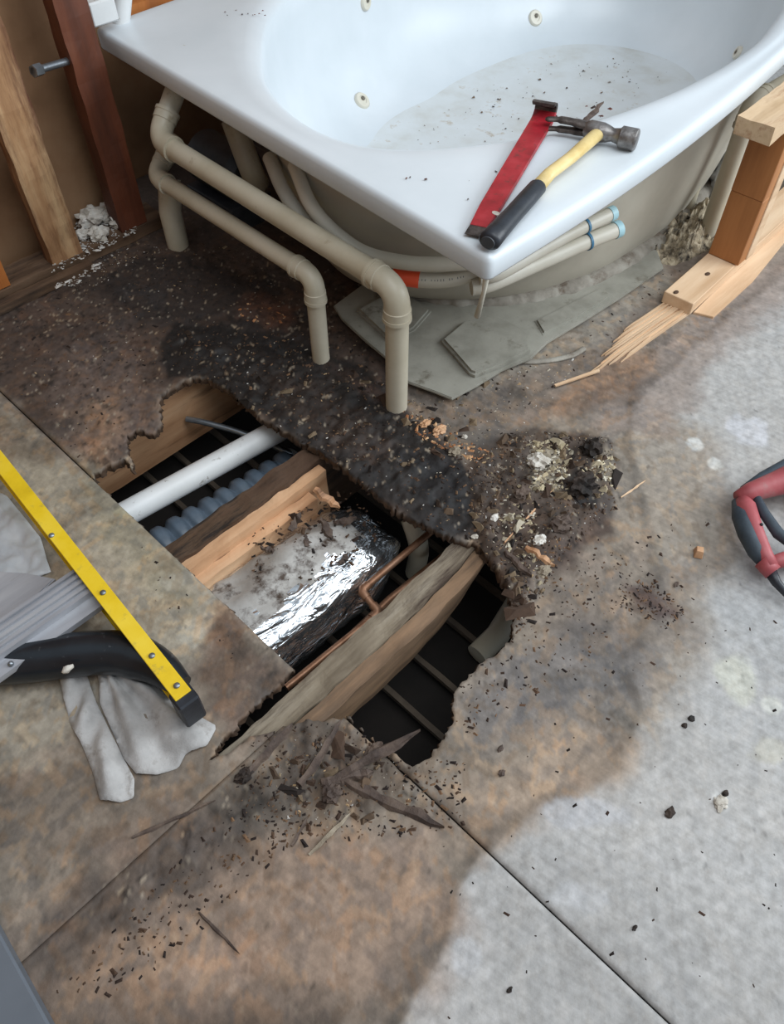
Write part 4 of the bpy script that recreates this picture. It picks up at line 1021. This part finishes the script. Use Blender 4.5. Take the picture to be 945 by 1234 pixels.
# ------------------------------------------------------------------ saw at right
sw = empty('power_saw', at(930, 620), 'red and grey power tool handle at the right edge, lying on the floor', 'power tool')
def T(name, pts, rs, mat, n=16, flat=1): 
    bm = bmesh.new(); add_tube(bm, [at(*p) for p in pts], rs, n, flat=flat); return obj(name, bm, mat, sw, smooth=True)
T('rear_grip', [(894, 603, .05), (898, 612, .05), (908, 640, .047), (920, 668, .043), (929, 684, .040)], [.014, .020, .018, .016, .014], tool_red, flat=1.1)
T('grip_overmould', [(887, 604, .045), (893, 622, .048), (901, 642, .045), (912, 664, .042), (921, 680, .038)], [.008, .0165, .018, .0165, .010], tool_dark, flat=1.1)
T('body', [(889, 600, .052), (905, 593, .056), (935, 583, .062), (985, 566, .07), (1060, 545, .07)], [.013, .019, .024, .036, .04], tool_red)
T('body_overmould', [(896, 590, .055), (920, 576, .058), (950, 562, .064), (1000, 548, .07)], [.008, .013, .017, .024], tool_dark)
T('inner_grip', [(912, 600, .056), (922, 620, .054), (938, 643, .052), (962, 660, .050), (1010, 655, .05)], [.008, .010, .011, .012, .012], tool_dark)
T('front_post', [(1012, 560, .06), (1016, 610, .055), (1010, 662, .05)], [.022, .018, .018], tool_dark)
T('handle_foot', [(922, 682, .038), (945, 674, .042), (1010, 664, .045)], [.012, .014, .018], tool_red)
T('cord_collar', [(918, 676, .04), (932, 690, .036)], [.0155, .0165], tool_red)
T('cord', [(928, 688, .034), (936, 702, .024), (950, 718, .014), (990, 745, .010), (1060, 760, .010)], [.0115, .009, .0065, .005, .005], rubber, 12)
for px, py in ((921, 588), (918, 632)):
    q = at(px, py, .07 if py < 600 else .066); bm = bmesh.new(); bmesh.ops.create_uvsphere(bm, u_segments=10, v_segments=6, radius=.0032)
    for v in bm.verts: v.co += q
    obj('screw', bm, rubber, sw, smooth=True)

# grey box corner bottom left
t = empty('metal_case', at(0, 1220), 'blue grey metal case corner in the bottom left of the photo', 'case')
A, B = at(0, 1158, .05), at(44, 1240, .05); e = (B - A).normalized(); f_ = Vector((e.y, -e.x, 0))
bm = bmesh.new(); vs = add_box(bm, (-.2, -.01, -.05), (.25, .16, -.008), .004)
for v in vs: v.co = A + e * v.co.x + f_ * v.co.y + upv * v.co.z
obj('body', bm, greyb, t)
bm = bmesh.new(); vs = add_box(bm, (-.205, -.014, -.0075), (.255, .165, .0), .003)
for v in vs: v.co = A + e * v.co.x + f_ * v.co.y + upv * v.co.z
obj('lid', bm, greyb, t)

# ------------------------------------------------------------------ splinters and lumps
SPL = [
 ((412, 940), (536, 997), .019, .008, dwood, 'long dark splinter pointing right below the hole, beside the floor seam', 21),
 ((395, 945), (507, 889), .016, .008, dwood, 'dark splinter sticking up over the near edge of the hole', 22),
 ((362, 948), (412, 868), .015, .008, dwood, 'dark upright splinter at the near end of the grey pitted joist', 23),
 ((388, 946), (450, 930), .022, .010, dwood, 'short broad dark fragment where the two long splinters meet', 24),
 ((300, 935), (352, 872), .016, .008, dwood, 'dark splinter in the torn seam left of the hole', 25),
 ((372, 1030), (424, 980), .006, .003, gwood, 'thin pale splinter lying below the long dark splinter', 26),
 ((352, 1020), (372, 985), .006, .004, dwood, 'small dark splinter left of the thin pale splinter', 27),
 ((748, 600), (778, 580), .004, .003, wood_fresh, 'tiny pale sliver right of the rotten mound', 28),
 ((608, 655), (668, 590), .004, .003, wood_tan, 'long thin straw coloured sliver across the rotten mound', 29),
 ((634, 660), (668, 684), .014, .008, wood_tan, 'orange splinter on the rotten mound near the hole', 30),
 ((608, 670), (640, 700), .012, .008, dwood, 'dark splinter at the right lip of the hole', 31),
 ((575, 640), (600, 650), .008, .004, dwood, 'dark sliver at the tip of the rotten band', 32),
 ((160, 1010), (260, 965), .006, .003, dwood, 'thin dark sliver in the lower left torn seam', 34),
 ((240, 1100), (290, 1150), .004, .003, dwood, 'hair thin dark sliver on the bare board at bottom left', 35),
]
for (a, b, w_, th, mt, lab, sd_) in SPL:
    A = at(*a); B = at(*b); A.z = max(fz(A.x, A.y), -.004) + .001; B.z = max(fz(B.x, B.y), -.004) + .001
    if sd_ == 22: B.z += .02
    if sd_ == 23: B.z -= .005
    o = splinter('wood_splinter', A, B, w_, th, mt, sd_); tag(o, lab, 'splinter', 'splinters round the hole')
o = splinter('wood_chip', at(378, 590, -.02), at(410, 612, -.045), .022, .006, wood_tan, 40, jag=.2); tag(o, 'orange wood chip caught beside the split joist over the foil duct', 'chip')
LUMPS = [
 ((700, 590), (.030, .022, .020), wblack, 'largest black rotten lump on the mound right of the hole'),
 ((712, 545), (.022, .018, .020), wblack, 'black lump at the far right top of the rotten mound'),
 ((675, 637), (.022, .018, .014), dwood, 'brown lump in the middle of the rotten mound'),
 ((648, 560), (.022, .020, .014), plaster, 'pale crumbly lump on top of the rotten mound'),
 ((628, 600), (.016, .012, .010), dwood, 'small brown lump left of the pale crumbly lump'),
 ((650, 655), (.014, .010, .008), plaster, 'pale crumb beside the orange splinter'),
 ((655, 690), (.014, .010, .008), gwood, 'grey crumb at the right lip of the hole'),
 ((595, 628), (.010, .007, .006), plaster, 'small white flake at the tip of the black band'),
 ((572, 648), (.007, .006, .004), plaster, 'white crumb at the end of the grey pitted joist'),
 ((560, 527), (.006, .006, .004), plaster, 'white crumb on the grey dust beside the pipe hole'),
 ((530, 520), (.016, .010, .008), wood_tan, 'orange crumb beside the nearer vertical pipe'),
 ((512, 512), (.014, .008, .008), wood_tan, 'orange crumb touching the foot of the nearer vertical pipe'),
 ((548, 545), (.014, .010, .008), gwood, 'grey brown crumb between the pipe foot and the mound'),
 ((807, 980), (.009, .007, .004), wblack, 'black crumb on the pale floor at lower right'),
 ((868, 968), (.012, .009, .004), plaster, 'white plaster flake on the pale floor at lower right'),
 ((874, 957), (.006, .005, .004), wblack, 'black crumb on top of the white plaster flake'),
 ((833, 866), (.006, .005, .003), wblack, 'black crumb right of the pale patch, upper of two'),
 ((825, 875), (.005, .004, .003), wblack, 'black crumb right of the hole, lower of two'),
 ((603, 903), (.006, .004, .003), dwood, 'brown crumb right of the hole near its lower end'),
 ((605, 932), (.006, .005, .003), dwood, 'brown crumb below the one beside the hole'),
 ((815, 705), (.007, .004, .003), dwood, 'dark oval chip below the tan wood chip'),
 ((400, 958), (.016, .012, .010), dwood, 'dark lump under the crossing splinters'),
 ((295, 935), (.014, .010, .008), wblack, 'black lump in the torn seam left of the hole'),
 ((452, 905), (.016, .010, .006), dwood, 'brown crumbling fragment on the near lip of the hole'),
 ((614, 1193), (.005, .003, .003), wblack, 'black crumb at the bottom edge of the photo'),
 ((765, 1118), (.005, .003, .003), wblack, 'black crumb alone on the pale floor at lower right'),
]
for i, ((px, py), s, mt, lab) in enumerate(LUMPS):
    p = at(px, py); z = max(fz(p.x, p.y), -.003)
    o = blob('rot_lump' if mt in (wblack, dwood) else 'crumb', (p.x, p.y, z + s[2] * .45), s, mt, i, 2.2, .55, 2 if max(s) < .012 else 3, smooth=False); tag(o, lab, 'debris', 'lumps of debris on the floor')
# tan block chip
p = at(841, 668); bm = bmesh.new(); vs = add_box(bm, (-.011, -.008, 0), (.011, .008, .016), .001)
for v in vs:
    if v.co.z > .008: v.co.x *= .6; v.co.y *= .8
    v.co = Matrix.Rotation(.5, 3, 'Z') @ v.co + p + Vector((0, 0, .001))
o = obj('wood_chip', bm, wood_tan, None); tag(o, 'single tan block shaped chip on the floor left of the power tool', 'chip')
# plaster lumps on the wall plate
for i, (px, py, r) in enumerate(((112, 268, .026), (132, 262, .022), (145, 270, .018), (120, 285, .018), (100, 285, .014), (150, 258, .012))):
    p = at(px, py, .04); r *= 1.45; lab = ['largest broken plaster lump between the pale and red studs', 'second plaster lump, right of the largest between the studs', 'plaster lump nearest the red stud', 'plaster lump in front of the largest, between the studs', 'small plaster lump at the foot of the pale stud', 'smallest plaster lump at the back by the red stud'][i]
    o = blob('plaster_lump', (p.x, min(p.y, 1.94), .034 + r * .55), (r, r * .8, r * .7), plaster, 30 + i, 2, .5, 3, smooth=False); tag(o, lab, 'plaster', 'plaster lumps between the studs')

# ------------------------------------------------------------------ uncountable crumbs (stuff)
def crumbs(name, regions, cols, size, label, zfun, seed, thin=.5):
    R_ = np.random.default_rng(seed); V_, F_, Cc = [], [], []
    for poly, n in regions:
        P_ = np.array([at(x, y)[:2] for x, y in poly]) if zfun is None else np.array([at(x, y, zfun)[:2] for x, y in poly])
        lo, hi = P_.min(0), P_.max(0); pts = R_.uniform(lo, hi, (n * 4, 2))
        pts = pts[sdist(pts[:, 0], pts[:, 1], P_) > 0]
        if zfun is None: pts = pts[np.maximum(sdist(pts[:, 0], pts[:, 1], HOLE), sdist(pts[:, 0], pts[:, 1], HOLE2)) < -.001]
        pts = pts[:n]
        zz = floor_height(pts[:, 0], pts[:, 1]) if zfun is None else np.full(len(pts), zfun)
        for (x, y), z in zip(pts, zz):
            s = size * R_.lognormal(0, .45); l = s * R_.uniform(.7, 1.5); an = R_.uniform(0, PI); h = s * thin * R_.uniform(.4, 1.2)
            ca, sa = math.cos(an), math.sin(an); b0 = len(V_)
            k = [(-l, -s * .5, -h * .3), (l * .8, -s * R_.uniform(.2, .7), -h * .3), (l, s * .4, -h * .3), (-l * .7, s * .6, -h * .3), (l * R_.uniform(-.4, .4), s * R_.uniform(-.3, .3), h), (-l * .5, 0, h * .8)]
            for a_, b_, c_ in k: V_.append((x + a_ * ca - b_ * sa, y + a_ * sa + b_ * ca, z + c_ + h * .3))
            F_ += [(b0, b0 + 1, b0 + 4, b0 + 5), (b0 + 1, b0 + 2, b0 + 4), (b0 + 2, b0 + 3, b0 + 5, b0 + 4), (b0 + 3, b0, b0 + 5)]
            c = np.array(srgb(cols[R_.integers(len(cols))])) * R_.uniform(.7, 1.2); Cc += [tuple(np.clip(c, 0, 1)) + (1,)] * 6
    me = bpy.data.meshes.new(name); me.from_pydata(V_, [], F_); ca_2 = me.color_attributes.new('Col', 'FLOAT_COLOR', 'POINT')
    ca_2.data.foreach_set('color', np.array(Cc, np.float32).ravel()); me.materials.append(crumbm)
    o = bpy.data.objects.new(name, me); link(o); tag(o, label, 'debris', kind='stuff'); return o
crumbm = M('loose crumbs', [(220, 220, 220), (255, 255, 255)], .85, scale=90, bump=.3, attr=True)
MOUND = [(560,570),(620,520),(740,525),(745,610),(700,650),(660,700),(640,760),(610,740),(575,660)]
BAND = [(190,400),(330,400),(500,480),(600,590),(590,655),(500,635),(380,545),(240,455)]
crumbs('rot_crumbs', [(MOUND, 1100), (BAND, 1000), ([(560,700),(700,640),(800,700),(700,800),(560,900),(540,860)], 260), ([(745,700),(790,700),(830,740),(800,760),(750,730)], 160), ([(330,850),(560,920),(560,1000),(330,1020),(280,940)], 520), ([(60,1200),(350,900),(400,980),(150,1200)], 260), ([(-40,400),(160,280),(330,300),(500,470),(190,470),(100,560)], 650)],
       [(60, 44, 34), (88, 66, 50), (40, 30, 26), (120, 92, 68)], .0021, 'brown rotten wood crumbs round the hole', None, 1)
crumbs('pale_crumbs', [(MOUND, 420), (BAND, 130), ([(480,490),(600,430),(700,430),(640,520),(570,560)], 260), ([(-40,400),(160,280),(330,300),(500,470),(190,440),(100,520)], 230), ([(60,340),(150,285),(200,300),(110,350)], 120), ([(330,880),(470,910),(540,980),(330,1010)], 90)],
       [(196, 186, 168), (170, 150, 120), (214, 210, 204), (190, 160, 120)], .0014, 'pale plaster and wood flecks scattered over the rotten floor', None, 2)
crumbs('rot_flakes', [(MOUND, 150), ([(590,640),(640,640),(640,740),(610,760),(590,690)], 30), (BAND, 60), ([(330,890),(450,900),(520,940),(440,990),(330,980)], 40), ([(480,495),(620,440),(560,540)], 16)], [(58, 44, 34), (92, 74, 58), (40, 32, 28), (124, 106, 84), (76, 58, 46)], .0068, 'larger brown flakes of rotten board on the mound and the black band', None, 14, .7)
crumbs('pale_flakes', [([(635,535),(690,535),(690,590),(640,595)], 26), ([(600,600),(650,640),(660,720),(630,720),(600,650)], 16), ([(700,550),(742,540),(742,600),(705,600)], 12)], [(186, 172, 144), (160, 146, 118), (200, 190, 168)], .0062, 'larger cream flakes on the rotten mound', None, 15, .7)
crumbs('orange_crumbs', [([(484,494),(515,500),(590,545),(575,562),(540,545),(498,522)], 120), ([(285,350),(350,375),(345,400),(290,385)], 25)], [(196, 140, 96), (170, 112, 72), (214, 172, 130)], .0034, 'orange wood crumbs along the far edge of the black band', None, 11)
crumbs('cream_crumbs', [([(635,535),(685,535),(685,590),(640,595)], 170), ([(695,570),(740,548),(742,590),(712,590)], 70), ([(600,600),(640,590),(650,650),(640,700),(600,640)], 90)], [(206, 192, 160), (180, 164, 134), (222, 214, 196)], .0032, 'cream coloured crumbs heaped on the rotten mound', None, 12)
crumbs('wall_dust', [([(62,330),(165,280),(170,250),(95,255),(60,300)], 420), ([(60,345),(110,320),(150,300),(90,345)], 60)], [(214, 210, 204), (190, 184, 176)], .0030, 'white plaster dust between the studs at far left', .036, 13)
crumbs('dark_flecks', [([(560,900),(945,720),(945,1234),(480,1234)], 60), ([(640,660),(860,620),(860,800),(700,860)], 90), ([(150,600),(300,720),(280,800),(180,720)], 30), ([(480,420),(640,440),(820,310),(840,370),(690,450),(560,560)], 200)],
       [(40, 30, 26), (70, 52, 42)], .0018, 'small dark flecks on the pale floor', None, 3)
crumbs('tub_debris', [([(470,170),(600,95),(700,65),(800,80),(820,100),(640,160),(560,175)], 110)], [(70, 54, 44), (110, 88, 70), (140, 118, 96)], .0022, 'brown wood bits scattered in the bottom of the bath', .0905, 4)
crumbs('deck_debris', [([(265,14),(320,8),(320,20),(270,22)], 10), ([(440,210),(640,190),(560,250)], 6), ([(650,120),(740,130),(735,150),(660,150)], 14)], [(110, 70, 60), (70, 56, 50)], .0028, 'few brown flakes on the white bath deck', ZR + .0005, 5)
# rubbish on the foil duct
R_ = random.Random(9)
for (px, py, l, a) in ((350, 640, .05, .4), (400, 650, .06, 1.2), (330, 665, .03, 2.0), (370, 660, .03, .9), (430, 625, .05, 2.6), (410, 680, .03, .2)):
    p = at(px, py, -.062); q = p + Vector((math.cos(a), math.sin(a), 0)) * l
    o = splinter('rot_fragment', p, q, .014, .006, dwood, int(px), jag=.5); tag(o, {350: 'dark rotten fragment on the foil duct close to the split orange joist', 400: 'longest dark fragment in the middle of the dusty foil duct', 330: 'dark fragment on the foil duct nearest the pale floor strip', 370: 'small dark fragment in the middle of the dusty foil duct', 430: 'dark fragment on the far end of the foil duct', 410: 'dark fragment at the edge of the shiny foil'}[px], 'debris', 'rotten fragments on the foil duct')
crumbs('duct_debris', [([(300,640),(420,590),(470,640),(400,700),(300,700)], 240)], [(60, 44, 34), (90, 68, 50), (34, 28, 24)], .003, 'dark crumbs on the top of the foil duct', -.062, 6)
bpy.context.view_layer.update()
if 0:
    print('HIT', S.ray_cast(bpy.context.view_layer.depsgraph, Vector((0, 0, HCAM)), ray(153, 814).normalized()))
print('faces', sum(len(o.data.polygons) for o in bpy.data.objects if o.type == 'MESH'))
